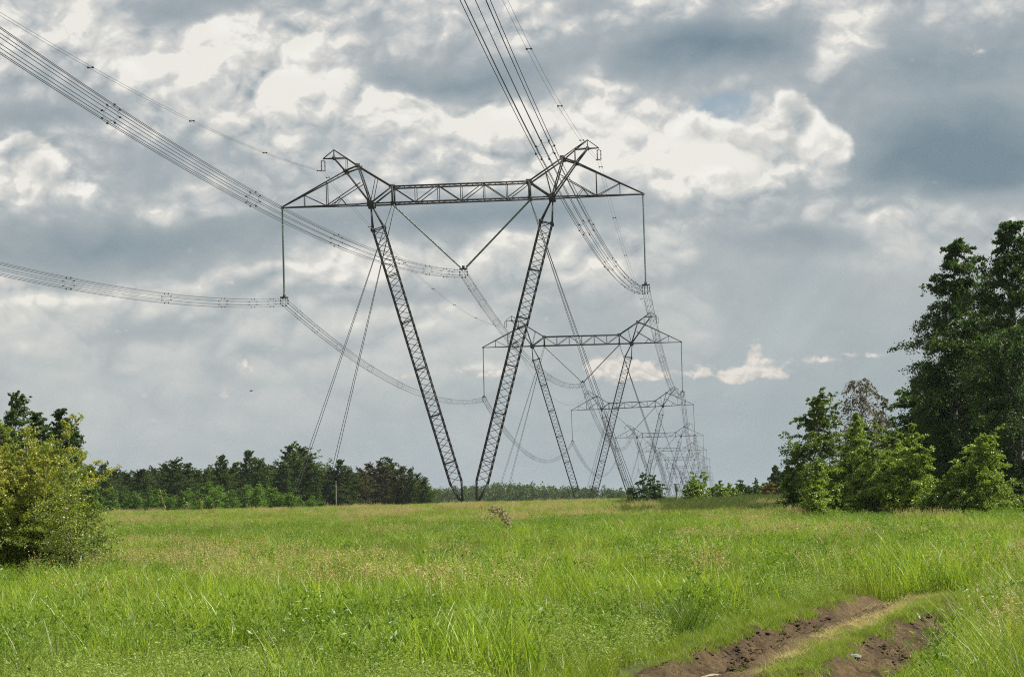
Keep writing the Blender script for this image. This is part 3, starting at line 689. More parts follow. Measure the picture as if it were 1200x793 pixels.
def tree_meshes(name, H, r, spread=0.22, base=0.16, nl=50, leaf=0.2, nleaf=70, prof='birch', mat='birch_leaf', bark='birch_bark', stems=1, stem_r=None, puff=0.09, per=4, droop=0.2, lean=0.0, sparse=0.0, tint_top=0.0, up=1.0, smin=0.62):
    """returns (crown mesh, trunk mesh); H metres high, spread = crown radius / H"""
    tb = MB(); LC = []; LT = []; LS = []
    for st in range(stems):
        sa = r.random() * 6.283; so = (0 if stems == 1 else (0.1 + 0.9 * r.random()) * spread * H * 0.8)
        Hs = H * (1 if st == 0 else (smin + (1 - smin) * r.random()) * (1 - 0.35 * so / (spread * H + 1e-6)))
        n = 10; tt = np.linspace(0, 1, n)
        wob = np.cumsum(r.normal(size=(n, 2)) * 0.006 * H, axis=0) * tt[:, None]
        base_o = np.array([math.cos(sa), math.sin(sa)]) * so * (0.35 if stems > 1 else 0)
        top_o = np.array([math.cos(sa), math.sin(sa)]) * so
        ax = np.zeros((n, 3)); ax[:, :2] = base_o + (top_o - base_o) * tt[:, None] + wob + np.array([lean * H, 0]) * (tt[:, None] ** 1.5)
        ax[:, 2] = tt * Hs - 0.15
        r0 = (stem_r or H * 0.012) * (1 if st == 0 else .7)
        tb.tube(ax, r0 * (1 - tt * 0.93) + 0.004, 6, cap=False)
        Rr = spread * H * (1 if stems == 1 else 0.55)
        k = nl if stems == 1 else max(6, nl // stems)
        for i in range(k):
            t = base + (1 - base) * ((i + r.random()) / k) ** 0.9
            if prof == 'birch': q_ = (t - base) / (1 - base); w = 2.3 * (0.06 + q_) ** 0.5 * max(0.0, 1.02 - q_) ** 0.82 * (0.85 + .3 * math.sin(9 * q_ + 2.4 * i))
            elif prof == 'cone': w = 1.05 * (1 - (t - base) / (1 - base)) ** 0.8 + 0.06
            elif prof == 'round': w = math.sqrt(max(0.02, 1 - ((t - base) / (1 - base) * 1.7 - 0.75) ** 2)) if (t - base) / (1 - base) > 0.0 else 0.5
            else: w = 1.0 - 0.55 * t
            a = i * 2.39996 + r.normal() * 0.5
            Lb = Rr * w * (0.6 + 0.55 * r.random()) * (1.25 if r.random() < 0.14 else 1)
            p0 = np.array([np.interp(t, tt, ax[:, j]) for j in range(3)])
            elv = (0.8 if prof == 'birch' else 0.55) * (0.45 + 0.7 * t) + (0.15 if t > .88 else 0) + r.normal() * 0.13
            dirv = np.array([math.cos(a) * math.cos(elv), math.sin(a) * math.cos(elv), math.sin(elv)])
            q = np.linspace(0, 1, 5)[:, None]
            Lb2 = Lb / max(0.45, math.cos(elv))
            pts = p0 + dirv * Lb2 * q; pts[:, 2] -= (q[:, 0] ** 2) * Lb2 * (0.25 + droop * .6); pts += r.normal(size=pts.shape) * Lb2 * 0.03 * q
            tb.tube(pts, np.linspace(max(r0 * 0.35 * (1 - t * .7), .006), 0.004, 5), 4, cap=False)
            for u in range(per):
                if r.random() < sparse: continue
                s_ = 0.22 + 0.78 * (u + r.random()) / per
                c = np.array([np.interp(min(s_, 1), q[:, 0], pts[:, j]) for j in range(3)])
                tl = puff * H * (0.7 + 0.9 * r.random()) * (1.15 - 0.55 * t) * (0.30 + 0.70 * min(1.0, w))
                sd = r.normal(size=3) + dirv * 1.2; sd[2] = sd[2] * 0.5 + 0.25 * up; sd /= np.linalg.norm(sd)
                nn = max(4, int(nleaf * (0.4 + 1.1 * r.random()) * (0.35 + 0.75 * min(1.0, w))))
                w_ = r.random(nn) ** 0.8
                cc = c + sd * (tl * w_)[:, None] * 1.5
                cc[:, 2] -= (w_ ** 2) * tl * (0.25 + droop * 1.6)
                cc += r.normal(size=(nn, 3)) * tl * (0.30 * (1 - .45 * w_))[:, None] * np.array([1, 1, .8])
                if tl > .25:
                    e_ = c + sd * tl * 1.4; e_[2] -= tl * (0.25 + droop * 1.3); tb.tube([c, (c + e_) / 2 + [0, 0, tl * .12], e_], [max(r0 * .1, .004), .004, .003], 3, cap=False)
                LC.append(cc); LT.append(np.full(nn, 0.5) + r.normal(size=nn) * 0.2 + r.normal() * 0.12 + tint_top * (cc[:, 2] / H - .5)); LS.append(leaf * (0.6 + 0.7 * r.random(nn)))
    nn = int(nleaf * 1.2); q_ = r.random(nn); tp = np.array([ax[-1, 0], ax[-1, 1], 0]) if stems == 1 else None
    if tp is not None:
        cc = np.stack([np.interp(1 - .12 * q_, tt, ax[:, 0]), np.interp(1 - .12 * q_, tt, ax[:, 1]), H * (1.0 - .13 * q_)], -1) + r.normal(size=(nn, 3)) * H * (.003 + .011 * q_)[:, None]
        LC.append(cc); LT.append(np.full(nn, .6)); LS.append(leaf * (0.6 + 0.5 * r.random(nn)))
    C_ = np.concatenate(LC); keep = C_[:, 2] > 0.03; C_ = C_[keep]
    v, f = leaf_quads(C_, np.concatenate(LS)[keep], r, droop=droop * .6)
    tint = np.repeat(np.clip(np.concatenate(LT)[keep], 0, 1), 4)
    crown = make_mesh('crown', v, f, M[mat], {'tint': tint}); trunk = tb.mesh('trunk', M[bark], True)
    return crown, trunk
def ray_at(px, dist):
    """ground point seen in photo column px at the forward distance dist"""
    d = px_dir(px, 590); s = dist / d.y
    x = d.x * s; return (x, dist, float(gz(x, dist)))
def put_tree(name, meshes, loc, rz=0.0, sc=(1, 1, 1), label=None, cat='tree', group=None, crown_name='crown', trunk_name='trunk'):
    e = empty(name, loc, (0, 0, rz)); e.scale = sc; tag(e, label, cat, group)
    mkobj(crown_name, meshes[0], e); mkobj(trunk_name, meshes[1], e)
    return e
def top_h(px, dist, ytop):
    """height that reaches photo row ytop when standing at that column and distance"""
    g = ray_at(px, dist); d = px_dir(px, ytop); return EYE + d.z / d.y * dist - g[2]

# --- right-hand stand of trees (about 150 m off)
r = np.random.default_rng(11)
def solo(name, px, dist, ytop, label, seed, **kw):
    H = top_h(px, dist, ytop); rr = np.random.default_rng(seed)
    cat = kw.pop('cat', 'tree'); grp = kw.pop('group', None)
    return put_tree(name, tree_meshes(name, H, rr, **kw), ray_at(px, dist), 0, (1, 1, 1), label, cat, grp)
solo('birch_tree', 1122, 156, 284, 'tall dark birch with a pointed crown, left of the tallest birch', 21, spread=.165, base=.10, nl=150, leaf=.15, nleaf=56, per=10, puff=.042, droop=.5)
solo('birch_tree', 1200, 150, 260, 'tallest dark birch cut off by the right edge of the photo', 22, spread=.20, base=.10, nl=156, leaf=.15, nleaf=56, per=10, puff=.042, droop=.45)
solo('birch_tree', 1162, 159, 345, 'dark birch wedged between the two tallest birches', 38, spread=.20, base=.08, nl=120, leaf=.16, nleaf=42, per=9, puff=.05, droop=.4)
solo('birch_tree', 1090, 166, 445, 'round dark leafy tree against the left flank of the tall birch', 23, spread=.22, base=.05, nl=100, leaf=.16, nleaf=42, per=9, puff=.055, prof='round', droop=.2)
solo('birch_tree', 1140, 162, 420, 'dark broad tree filling the shade under the tall birches', 24, spread=.40, base=.03, nl=130, leaf=.19, nleaf=56, per=9, puff=.06, prof='round')
solo('birch_tree', 1196, 160, 390, 'dark tree behind the rightmost birch', 25, spread=.34, base=.03, nl=120, leaf=.19, nleaf=56, per=9, puff=.06, prof='round')
solo('birch_tree', 1100, 170, 480, 'low dark tree in the gap between the thicket and the tall birches', 37, spread=.5, base=.02, nl=100, leaf=.19, nleaf=52, per=8, puff=.07, prof='round')
solo('birch_tree', 1014, 175, 444, 'thin brownish birch with sparse drooping top above the green bushes', 26, spread=.27, base=.25, nl=90, leaf=.15, nleaf=14, per=8, puff=.06, droop=1.0, prof='round', mat='purple_leaf', sparse=.1, stem_r=.08)
solo('birch_tree', 1044, 178, 468, 'grey-green airy tree between the brownish birch and the dark trees', 27, spread=.34, base=.12, nl=110, leaf=.16, nleaf=26, per=8, puff=.055, droop=.6, stems=4, stem_r=.06)
solo('young_tree', 964, 150, 466, 'pointed dark green young tree at the left of the right-hand thicket', 28, spread=.30, base=.02, nl=120, leaf=.125, nleaf=42, per=8, puff=.055, prof='birch', mat='mid_leaf', tint_top=.3)
solo('young_tree', 948, 153, 520, 'low dark green tree at the outer left end of the thicket', 39, spread=.34, base=.02, nl=90, leaf=.125, nleaf=36, per=8, puff=.07, prof='birch', mat='mid_leaf', stems=2, stem_r=.06)
solo('young_tree', 992, 143, 484, 'bright green leafy young tree in the middle of the right-hand thicket', 29, spread=.30, base=.02, nl=150, leaf=.125, nleaf=46, per=8, puff=.06, prof='birch', mat='bush_leaf', bark='bark', stems=3, stem_r=.06)
solo('young_tree', 1028, 140, 490, 'olive leafy young tree with thin pale stems beside the bright green one', 30, spread=.34, base=.06, nl=160, leaf=.115, nleaf=32, per=8, puff=.06, prof='birch', mat='olive_leaf', bark='twig', stems=6, stem_r=.045)
solo('young_tree', 1064, 138, 496, 'light green round-topped willow right of the olive young tree', 31, spread=.36, base=.02, nl=170, leaf=.12, nleaf=40, per=8, puff=.065, prof='birch', mat='bush_leaf', bark='bark', stems=5, stem_r=.045)
solo('young_tree', 1046, 146, 508, 'green young tree behind the olive one and the willow', 46, spread=.38, base=.02, nl=130, leaf=.13, nleaf=42, per=8, puff=.07, prof='round', mat='olive_leaf', bark='bark', stems=3, stem_r=.045)
solo('young_tree', 1010, 147, 505, 'green young tree in the dark gap behind the bright green one', 47, spread=.36, base=.02, nl=120, leaf=.13, nleaf=42, per=8, puff=.07, prof='round', mat='birch_leaf', bark='bark', stems=3, stem_r=.045)
solo('sapling', 955, 130, 539, 'small bright green sapling standing alone before the right-hand thicket', 32, spread=.33, base=.02, nl=84, leaf=.105, nleaf=28, per=7, puff=.085, prof='birch', mat='bush_leaf', bark='bark', cat='sapling', stems=2, stem_r=.03)
solo('sapling', 1156, 131, 512, 'pointed pale green sapling in front of the deep shade of the birches', 33, spread=.36, base=.02, nl=130, leaf=.105, nleaf=32, per=8, puff=.07, prof='birch', mat='bush_leaf', bark='bark', cat='sapling', tint_top=.4)
solo('bush', 1102, 132, 548, 'low round bush between the willow and the pale pointed sapling', 34, spread=.55, base=.02, nl=120, leaf=.11, nleaf=32, per=7, puff=.10, prof='round', mat='bush_leaf', bark='bark', stems=6, cat='bush', stem_r=.03)
solo('bush', 1130, 131, 543, 'low olive bush touching the left side of the pale pointed sapling', 35, spread=.45, base=.02, nl=110, leaf=.11, nleaf=32, per=7, puff=.10, prof='round', mat='olive_leaf', bark='bark', stems=5, cat='bush', stem_r=.03)
solo('bush', 1192, 134, 562, 'dark low bush at the right edge under the birches', 36, spread=.6, base=.02, nl=90, leaf=.12, nleaf=32, per=7, puff=.11, prof='round', mat='birch_leaf', bark='bark', stems=4, cat='bush', stem_r=.03)

# --- the yellowing bush in the left foreground (about 63 m off)
solo('bush', 34, 62, 482, 'large olive bush at the left edge, its upper leaves turning yellow', 41, spread=.46, base=.02, nl=420, leaf=.05, nleaf=34, per=10, puff=.055, prof='birch', mat='yellow_leaf', bark='twig', stems=18, stem_r=.022, cat='bush', tint_top=.8, droop=.1, smin=.8)
solo('bush', 2, 63.5, 494, 'green bush behind the yellowing bush at the left edge', 42, spread=.5, base=.02, nl=340, leaf=.055, nleaf=36, per=9, puff=.06, prof='birch', mat='yellow_leaf', bark='bark', stems=14, stem_r=.025, cat='bush', smin=.75, tint_top=.2)
solo('bush', 82, 62.3, 560, 'lower part-yellow bush filling the right foot of the large left bush', 45, spread=.36, base=.02, nl=200, leaf=.05, nleaf=26, per=8, puff=.08, prof='birch', mat='yellow_leaf', bark='twig', stems=8, stem_r=.015, cat='bush', tint_top=.4)
solo('sapling', 106, 60.5, 577, 'slim yellow-leaved sapling at the right flank of the large left bush', 43, spread=.30, base=.12, nl=50, leaf=.05, nleaf=20, per=6, puff=.10, prof='birch', mat='yellow_leaf', bark='twig', stem_r=.018, cat='sapling')
solo('sapling', 78, 59.5, 548, 'thin upright sapling with pale stem in front of the large left bush', 44, spread=.26, base=.28, nl=60, leaf=.05, nleaf=20, per=6, puff=.08, prof='birch', mat='yellow_leaf', bark='twig', stem_r=.018, cat='sapling')

# --- left wood edge: dark trees behind the bush
LT_ = [(16, 215, 462, 'cone'), (-20, 205, 480, 'birch'), (48, 218, 484, 'birch'), (66, 222, 480, 'cone'), (84, 226, 500, 'cone'), (106, 300, 546, 'birch')]
LL = ['dark birch rising highest above the yellowing bush', 'dark tree at the very left edge behind the yellowing bush', 'dark slender tree second from left above the yellowing bush', 'narrow dark tree with a leaning tip above the bush', 'rounded dark tree ending the group above the left bush', 'dark tree low beside the right flank of the left bush']
for i, (px, dist, yt, pf) in enumerate(LT_):
    solo('birch_tree', px, dist, yt, LL[i], 60 + i, spread=.2, base=.04, nl=110, leaf=.19, nleaf=34, per=8, puff=.05, prof='birch', droop=.2)

# --- tree line on the left horizon, about 450 to 520 m off: unit-height variants, each tree its own object
var = []
for i, (pf, sp, mt) in enumerate((('birch', .25, 'far_leaf'), ('birch', .20, 'far_leaf'), ('birch', .32, 'far_leaf'), ('birch', .28, 'far_leaf'), ('birch', .24, 'brown_leaf'), ('birch', .22, 'far_leaf'))):
    var.append(tree_meshes('far', 12.0, np.random.default_rng(80 + i), spread=sp, base=.02, nl=140, leaf=.30, nleaf=14, per=8, puff=.05, prof=('birch' if pf == 'cone' else pf), mat=mt, droop=.1))
bvar = [tree_meshes('farbush', 5.0, np.random.default_rng(90 + i), spread=.5, base=.02, nl=80, leaf=.22, nleaf=12, per=7, puff=.10, stems=3, stem_r=.04, prof=('round', 'birch', 'cone')[i % 3], mat='far_bush', bark='bark') for i in range(3)]
r = np.random.default_rng(5)
# (photo column, row of the top, variant, brown?)
LINE = [(108, 548, 0), (122, 545, 3), (136, 552, 2), (150, 556, 3), (166, 552, 0), (180, 550, 2), (196, 544, 1), (207, 541, 2), (219, 545, 0), (232, 556, 2),
        (243, 552, 3), (263, 534, 1), (275, 544, 0), (293, 531, 0), (305, 540, 3), (318, 548, 2), (331, 545, 1), (343, 524, 2), (352, 526, 2), (364, 538, 0), (377, 553, 2),
        (388, 548, 3), (400, 541, 0), (410, 552, 2), (424, 550, 4), (437, 545, 4), (449, 542, 4), (458, 538, 0), (470, 548, 4), (482, 550, 3), (491, 557, 2), (498, 561, 0)]
spot = {11: 'pointed dark tree standing above the left tree line', 13: 'slender dark birch poking up left of the tallest in the tree line', 17: 'broad tallest tree of the left tree line, near the guy wire ends', 6: 'dark peaked tree in the left part of the tree line',
        22: 'airy tree just behind the grey pole at the tree line', 27: 'highest tree between the grey pole and the nearest pylon', 31: 'last low tree where the left tree line ends near the pylon foot', 25: 'brownish birch in the tree line right of the grey pole'}
for i, (px, yt, v) in enumerate(LINE):
    dist = 470 + r.random() * 60
    H = top_h(px, dist, yt); k = H / 12.0; w = k * (1.05 + 0.4 * r.random())
    lab = spot.get(i) or ('brownish birch among the others in the tree line right of the grey pole' if v == 4 else 'dark green tree packed among similar ones in the tree line beyond the field')
    put_tree('birch_tree', var[v], ray_at(px, dist), r.random() * 6.28, (w, w, k), lab, 'tree', 'trees of the left tree line beyond the field')
for i in range(48):      # second rank behind, closes the gaps
    px = 98 + i * 8.4 + r.normal() * 3; dist = 545 + r.random() * 25; H = top_h(px, dist, float(np.interp(px, [100, 340, 500], [556, 550, 565]))); k = H / 12.0
    v = (0, 2, 3, 2)[i % 4]
    put_tree('birch_tree', var[v], ray_at(px, dist), r.random() * 6.28, (k * 1.3, k * 1.3, k), 'dark green tree packed among similar ones in the tree line beyond the field', 'tree', 'trees of the left tree line beyond the field')
BL = [(150, 578), (164, 574), (178, 571), (196, 573), (214, 571), (231, 573), (247, 571), (258, 563), (271, 573), (288, 568), (300, 566), (312, 568), (326, 571), (340, 576), (352, 578), (366, 581), (380, 584), (128, 572), (115, 568)]
for i, (px, yt) in enumerate(BL):
    dist = 430 + r.random() * 25; H = top_h(px, dist, yt); k = H / 5.0; w = k * (1.0 + .5 * r.random())
    lab = 'rounded light green bush, tallest of those before the left tree line' if i == 7 else ('rusty-leaved gap-filling bush before the left tree line' if i == 99 else 'bright green bush in the row along the foot of the left tree line')
    put_tree('bush', bvar[i % 3], ray_at(px, dist), r.random() * 6.28, (w, w, k), lab, 'bush', 'green bushes before the left tree line', 'foliage', 'stem')

# --- far wood behind the pylon feet: one mass, about 1.5 km off
r = np.random.default_rng(17)
fc = []; fs = []; ft = []
for i in range(560):
    px = 300 + 440 * r.random(); row = r.random(); dist = 1420 + 160 * row
    yt = float(np.interp(px, [300, 480, 520, 560, 600, 640, 700, 735, 745], [572, 571, 572, 568, 566, 569, 572, 575, 582])) + r.normal() * 1.6 + 2.0 * row
    if r.random() < .08: yt -= 3
    H = top_h(px, dist, yt); g_ = ray_at(px, dist); n = 230
    p = puff_points(np.array([0, 0, 0.55 * H]), np.array([3.2 + 1.5 * r.random(), 3.2, 0.47 * H]), n, r)
    p[:, :2] *= (1.15 - 0.75 * np.clip(p[:, 2:3] / H, 0, 1) ** 1.5)
    fc.append(p + np.array(g_)); fs.append(np.full(n, 1.15) * (0.6 + 0.8 * r.random(n))); ft.append(np.clip(r.normal(size=n) * .18 + .45 + r.normal() * .22, 0, 1))
v, f = leaf_quads(np.concatenate(fc), np.concatenate(fs), r)
tag(mkobj('distant_forest', make_mesh('distant_forest', v, f, M['far_leaf'], {'tint': np.repeat(np.concatenate(ft), 4)})), 'distant dark forest strip behind the pylon feet', 'forest', kind='stuff')

# --- shrubs on the field's far edge, right of the pylons
SH = [(748, 300, 553, 'dark young shrub left of the grey post on the horizon', 'birch', 'birch_leaf', .42), (765, 302, 556, 'dark young shrub just left of the grey post', 'round', 'birch_leaf', .42),
      (808, 298, 555, 'bright green shrub with spiky shoots right of the grey post', 'round', 'bush_leaf', .5), (823, 299, 551, 'tallest bright green shrub in front of the farthest pylons', 'birch', 'bush_leaf', .42),
      (845, 305, 562, 'small green shrub just right of the farthest pylons', 'birch', 'bush_leaf', .45), (856, 310, 565, 'thin small shrub between the pylons and the right-hand trees', 'birch', 'bush_leaf', .35),
      (836, 318, 566, 'very small shrub tucked under the right side of the farthest pylons', 'birch', 'mid_leaf', .6), (863, 322, 568, 'low spreading shrub between the thin small one and the rounded one', 'birch', 'mid_leaf', .7), (878, 335, 566, 'low green shrub squeezed between the rounded and the peaked shrubs', 'birch', 'mid_leaf', .7), (897, 352, 563, 'green shrub rising behind the rusty bushes', 'birch', 'mid_leaf', .5), (926, 360, 566, 'low green shrub touching the left foot of the thicket', 'birch', 'mid_leaf', .8),
      (870, 330, 562, 'low rounded green shrub on the far edge of the field', 'round', 'birch_leaf', .5), (886, 340, 559, 'peaked dark green shrub left of the small far trees', 'cone', 'birch_leaf', .4)]
for i, (px, dist, yt, lab, pf, mt, sp) in enumerate(SH):
    solo('shrub', px, dist, yt, lab, 110 + i, spread=sp, base=.04, nl=56, leaf=.22, nleaf=14, per=6, puff=.10, prof=pf, mat=mt, bark='bark', cat='shrub', stems=3, group='shrubs on the far edge of the field')
for i, (px, dist, yt, lab, sp) in enumerate(((910, 430, 545, 'dark far tree with a pointed top left of the thicket', .28), (926, 440, 551, 'dark far tree second from the pointed one, left of the thicket', .35), (938, 450, 545, 'dark far tree half hidden by the right-hand thicket', .3))):
    solo('birch_tree', px, dist, yt, lab, 130 + i, spread=sp, base=.05, nl=54, leaf=.4, nleaf=40, per=4, puff=.1, prof=('cone', 'round', 'birch')[i], mat='far_leaf')
for i, (px, yt, lab) in enumerate(((893, 572, 'small rusty orange bush left of the yellowish one on the far field edge'), (903, 567, 'taller rusty orange bush on the far field edge'), (917, 568, 'yellowish low bush on the far field edge'))):
    solo('bush', px, 350, yt, lab, 140 + i, spread=.45, base=.04, nl=36, leaf=.3, nleaf=24, per=4, puff=.16, prof='birch', mat='orange_leaf', bark='bark', cat='bush')

# ------------------------------------------------------------------ small upright things
mb = MB(); g0 = ray_at(394, 445); H = top_h(394, 445, 564); mb.tube([(0, 0, -.3), (0, 0, H)], [.15, .11], 8); mb.box((0, 0, H), (.2, .16, .07)); mb.box((.0, -.14, H * .8), (.07, .04, .25))
o = mb.build('utility_pole', M['concrete']); o.location = g0; tag(o, 'short pale grey pole standing before the left tree line', 'pole')
g0 = ray_at(793, 292); H = top_h(793, 292, 567)
e = empty('marker_post', g0); tag(e, 'grey post with a wider boxy head among the shrubs on the horizon', 'post')
mb = MB(); mb.tube([(0, 0, -.3), (.03, 0, H * .72)], [.11, .1], 6); mb.build('post', M['grey_wood'], e)
mb = MB(); mb.tube([(.03, 0, H * .60), (.03, 0, H * .66), (.03, 0, H)], [.12, .22, .33], 4); mb.box((.03, 0, H + .02), (.27, .27, .04)); mb.build('head', M['grey_wood'], e)
# a bird in the sky
d = px_dir(294, 458); p = Vector((0, 0, EYE)) + d * 170
e = empty('bird', p, (0, 0, .6)); e.scale = (.6, .6, .6); tag(e, 'tiny dark bird flying in the open sky left of the nearest pylon', 'bird')
mb = MB(); mb.tube([(-.16, 0, 0), (-.1, 0, .01), (0, 0, 0), (.1, 0, .01), (.17, 0, .0), (.26, 0, 0)], [.012, .035, .045, .035, .02, .03], 6, cap=False); mb.build('body', M['feather'], e, True)
for s in (-1, 1):
    v = np.array([(-.07, 0, .02), (.06, 0, .02), (.08, .16 * s, .09), (-.04, .16 * s, .1), (.12, .33 * s, .05), (.04, .34 * s, .055)])
    v2 = v - [0, 0, .012]; vv_ = np.concatenate([v, v2])
    mkobj('wing', make_mesh('wing', vv_, [[0, 1, 2, 3], [3, 2, 4, 5], [6, 9, 8, 7], [9, 11, 10, 8], [0, 3, 9, 6], [3, 5, 11, 9], [1, 7, 8, 2], [2, 8, 10, 4], [4, 10, 11, 5], [0, 6, 7, 1]], M['feather']), e)

# ------------------------------------------------------------------ meadow plants (stuff): tufts set out over the ground
def blades(n, rad, h0, h1, w, r, curve=.35, seg=3, lean=0.25, tipfrac=0.12):
    """n curved blades growing in a disc; verts, faces, tint"""
    a = r.random(n) * 6.283; rr = rad * np.sqrt(r.random(n)); b = np.stack([np.cos(a) * rr, np.sin(a) * rr, np.zeros(n) - .03], -1)
    h = h0 + (h1 - h0) * r.random(n) ** 1.2; da = r.random(n) * 6.283; dv = np.stack([np.cos(da), np.sin(da), np.zeros(n)], -1)
    sv = np.stack([-np.sin(da), np.cos(da), np.zeros(n)], -1); ta = r.random(n) * 6.283
    side = sv * np.cos(ta)[:, None] + dv * np.sin(ta)[:, None]
    ln = lean * r.random(n) + 0.03; cv = curve * (0.3 + r.random(n))
    V = []
    for i in range(seg + 1):
        t = i / seg
        c = b + np.array([0, 0, 1.0]) * (h * (t - 0.28 * cv * t ** 2.5))[:, None] + dv * (h * (ln * t + cv * t ** 2.3))[:, None]
        ww = (w * (0.65 + 0.5 * r.random(n))) * (1 - t) ** 0.7 if i < seg else np.full(n, w * tipfrac)
        V += [c - side * ww[:, None] * .5, c + side * ww[:, None] * .5]
    V = np.stack(V, 1)
    m = 2 * (seg + 1); base_i = (np.arange(n) * m)[:, None]
    F = np.concatenate([base_i + np.array([2 * i, 2 * i + 1, 2 * i + 3, 2 * i + 2]) for i in range(seg)])
    return V.reshape(-1, 3), F, np.repeat(r.random(n), m), (b, dv, h, ln, cv)
def join(parts_):
    V = []; F = []; T = []; n = 0
    for v, f, t_ in parts_: V.append(v); F.append(np.asarray(f) + n); T.append(t_); n += len(v)
    return np.concatenate(V), np.concatenate(F), np.concatenate(T)
def tip_pos(info, t=1.0):
    b, dv, h, ln, cv = info
    return b + np.array([0, 0, 1.0]) * (h * (t - 0.28 * cv * t ** 2.5))[:, None] + dv * (h * (ln * t + cv * t ** 2.3))[:, None]
def stalks_with_heads(n, rad, h0, h1, r, w=.006, head=.02, nh=14, hl=.22, loose=.03, curve=.15):
    v, f, t_, info = blades(n, rad, h0, h1, w, r, curve, 3, .15, 0.8)
    hs = []
    for q in np.linspace(1 - hl, 1.0, nh): hs.append(tip_pos(info, q) + r.normal(size=(n, 3)) * loose * (1.15 - (q - 1 + hl) / hl))
    C_ = np.concatenate(hs); lv, lf = leaf_quads(C_, head * (.6 + .8 * r.random(len(C_))), r)
    return join([(v, f, t_), (lv, lf, np.repeat(r.random(len(C_)), 4))])
def herb(n, rad, h0, h1, r, leaf=.06, per=16, aspect=.4, stemw=.006, spread_=.06):
    v, f, t_, info = blades(n, rad, h0, h1, stemw, r, .15, 3, .2, 0.8)
    C_ = []; 
    for q in np.linspace(.2, 1.0, per): C_.append(tip_pos(info, q) + r.normal(size=(n, 3)) * spread_ * (1.2 - .8 * q))
    C_ = np.concatenate(C_); lv, lf = leaf_quads(C_, leaf * (.5 + .8 * r.random(len(C_))), r, .6, aspect)
    return join([(v, f, t_), (lv, lf, np.repeat(r.random(len(C_)), 4))])
def protos(name, mat, gens):
    c = bpy.data.collections.new(name + '_tufts')
    for i, g_ in enumerate(gens):
        v, f, t_ = g_[:3]
        me = make_mesh('%s_tuft' % name, v, f, mat, {'tint': t_}); o = bpy.data.objects.new('%s_tuft_%02d' % (name, i), me); c.objects.link(o)
    return c
def scatter(name, pts, rot, scl, coll, label, cat):
    me = bpy.data.meshes.new(name); me.vertices.add(len(pts)); me.vertices.foreach_set('co', np.asarray(pts, np.float32).ravel())
    for k, a in (('rot', rot), ('scl', scl)):
        at = me.attributes.new(k, 'FLOAT', 'POINT'); at.data.foreach_set('value', np.asarray(a, np.float32))
    at = me.attributes.new('pick', 'INT', 'POINT'); at.data.foreach_set('value', rng.integers(0, len(coll.objects), len(pts)).astype(np.int32))
    o = mkobj(name, me); tag(o, label, cat, kind='stuff')
    ng = bpy.data.node_groups.new(name + '_scatter', 'GeometryNodeTree')
    ng.interface.new_socket('Geometry', in_out='INPUT', socket_type='NodeSocketGeometry'); ng.interface.new_socket('Geometry', in_out='OUTPUT', socket_type='NodeSocketGeometry')
    N = ng.nodes; Lk = ng.links; gi = N.new('NodeGroupInput'); go = N.new('NodeGroupOutput')
    ci = N.new('GeometryNodeCollectionInfo'); ci.inputs['Collection'].default_value = coll; ci.inputs['Separate Children'].default_value = True; ci.inputs['Reset Children'].default_value = True
    ip = N.new('GeometryNodeInstanceOnPoints'); ip.inputs['Pick Instance'].default_value = True
    def na(nm, dt):
        n = N.new('GeometryNodeInputNamedAttribute'); n.data_type = dt; n.inputs['Name'].default_value = nm; return n.outputs['Attribute']
    cx = N.new('ShaderNodeCombineXYZ'); Lk.new(na('rot', 'FLOAT'), cx.inputs[2])
    Lk.new(gi.outputs[0], ip.inputs['Points']); Lk.new(ci.outputs[0], ip.inputs['Instance']); Lk.new(na('pick', 'INT'), ip.inputs['Instance Index'])
    Lk.new(cx.outputs[0], ip.inputs['Rotation']); Lk.new(na('scl', 'FLOAT'), ip.inputs['Scale']); Lk.new(ip.outputs[0], go.inputs[0])
    md = o.modifiers.new('scatter', 'NODES'); md.node_group = ng
    return o
def field_points(n, d0, d1, r, margin=1.25, power=1.0):
    """random points in the visible wedge (a bit wider), uniform per area"""
    y = np.sqrt(d0 ** 2 + (d1 ** 2 - d0 ** 2) * r.random(n) ** power); x = (r.random(n) * 2 - 1) * (0.2 * margin * y + 1.5)
    return x, y
def col_of(x, y): return 600 + x / y * FPX          # photo column, near enough for laying out the patches
def row_off(y, hgt=.5): return (EYE - np.interp(y, _fy, _fz) - hgt) / y * FPX      # rows below the horizon of plant tops
r = np.random.default_rng(3)
GR = protos('grass', M['grass'], [blades(56, .26, .18, .48, .010, r, .45, 3, .35) for _ in range(5)])
GRT = protos('tallgrass', M['grass'], [blades(46, .28, .4, .85, .012, r, .35, 3, .25) for _ in range(4)])
SHG = protos('shortgrass', M['short'], [blades(34, .13, .05, .17, .007, r, .5, 2, .6) for _ in range(4)])
RD = protos('reed', M['reed'], [blades(18, .24, .5, .95, .024, r, .32, 4, .22) for _ in range(4)])
SG = protos('sedge', M['sedge'], [blades(60, .2, .35, .7, .013, r, .5, 4, .35) for _ in range(3)])
HB = protos('herb', M['herb'], [herb(14, .3, .25, .65, r, .06, 22, .38) for _ in range(3)] + [herb(10, .25, .4, .85, r, .085, 20, .28) for _ in range(2)])
FE = protos('feathery', M['feathery'], [herb(16, .3, .25, .5, r, .038, 30, .3, .004, .07) for _ in range(3)])
WD = protos('weed', M['weed'], [herb(14, .3, .4, .9, r, .08, 18, .4) for _ in range(3)])
ST = protos('straw', M['straw'], [stalks_with_heads(16, .3, .6, 1.0, r, .005, .03, 12, .25, .035) for _ in range(4)])
RU = protos('sorrel', M['rust'], [stalks_with_heads(9, .25, .5, .85, r, .007, .03, 16, .4, .02) for _ in range(3)])
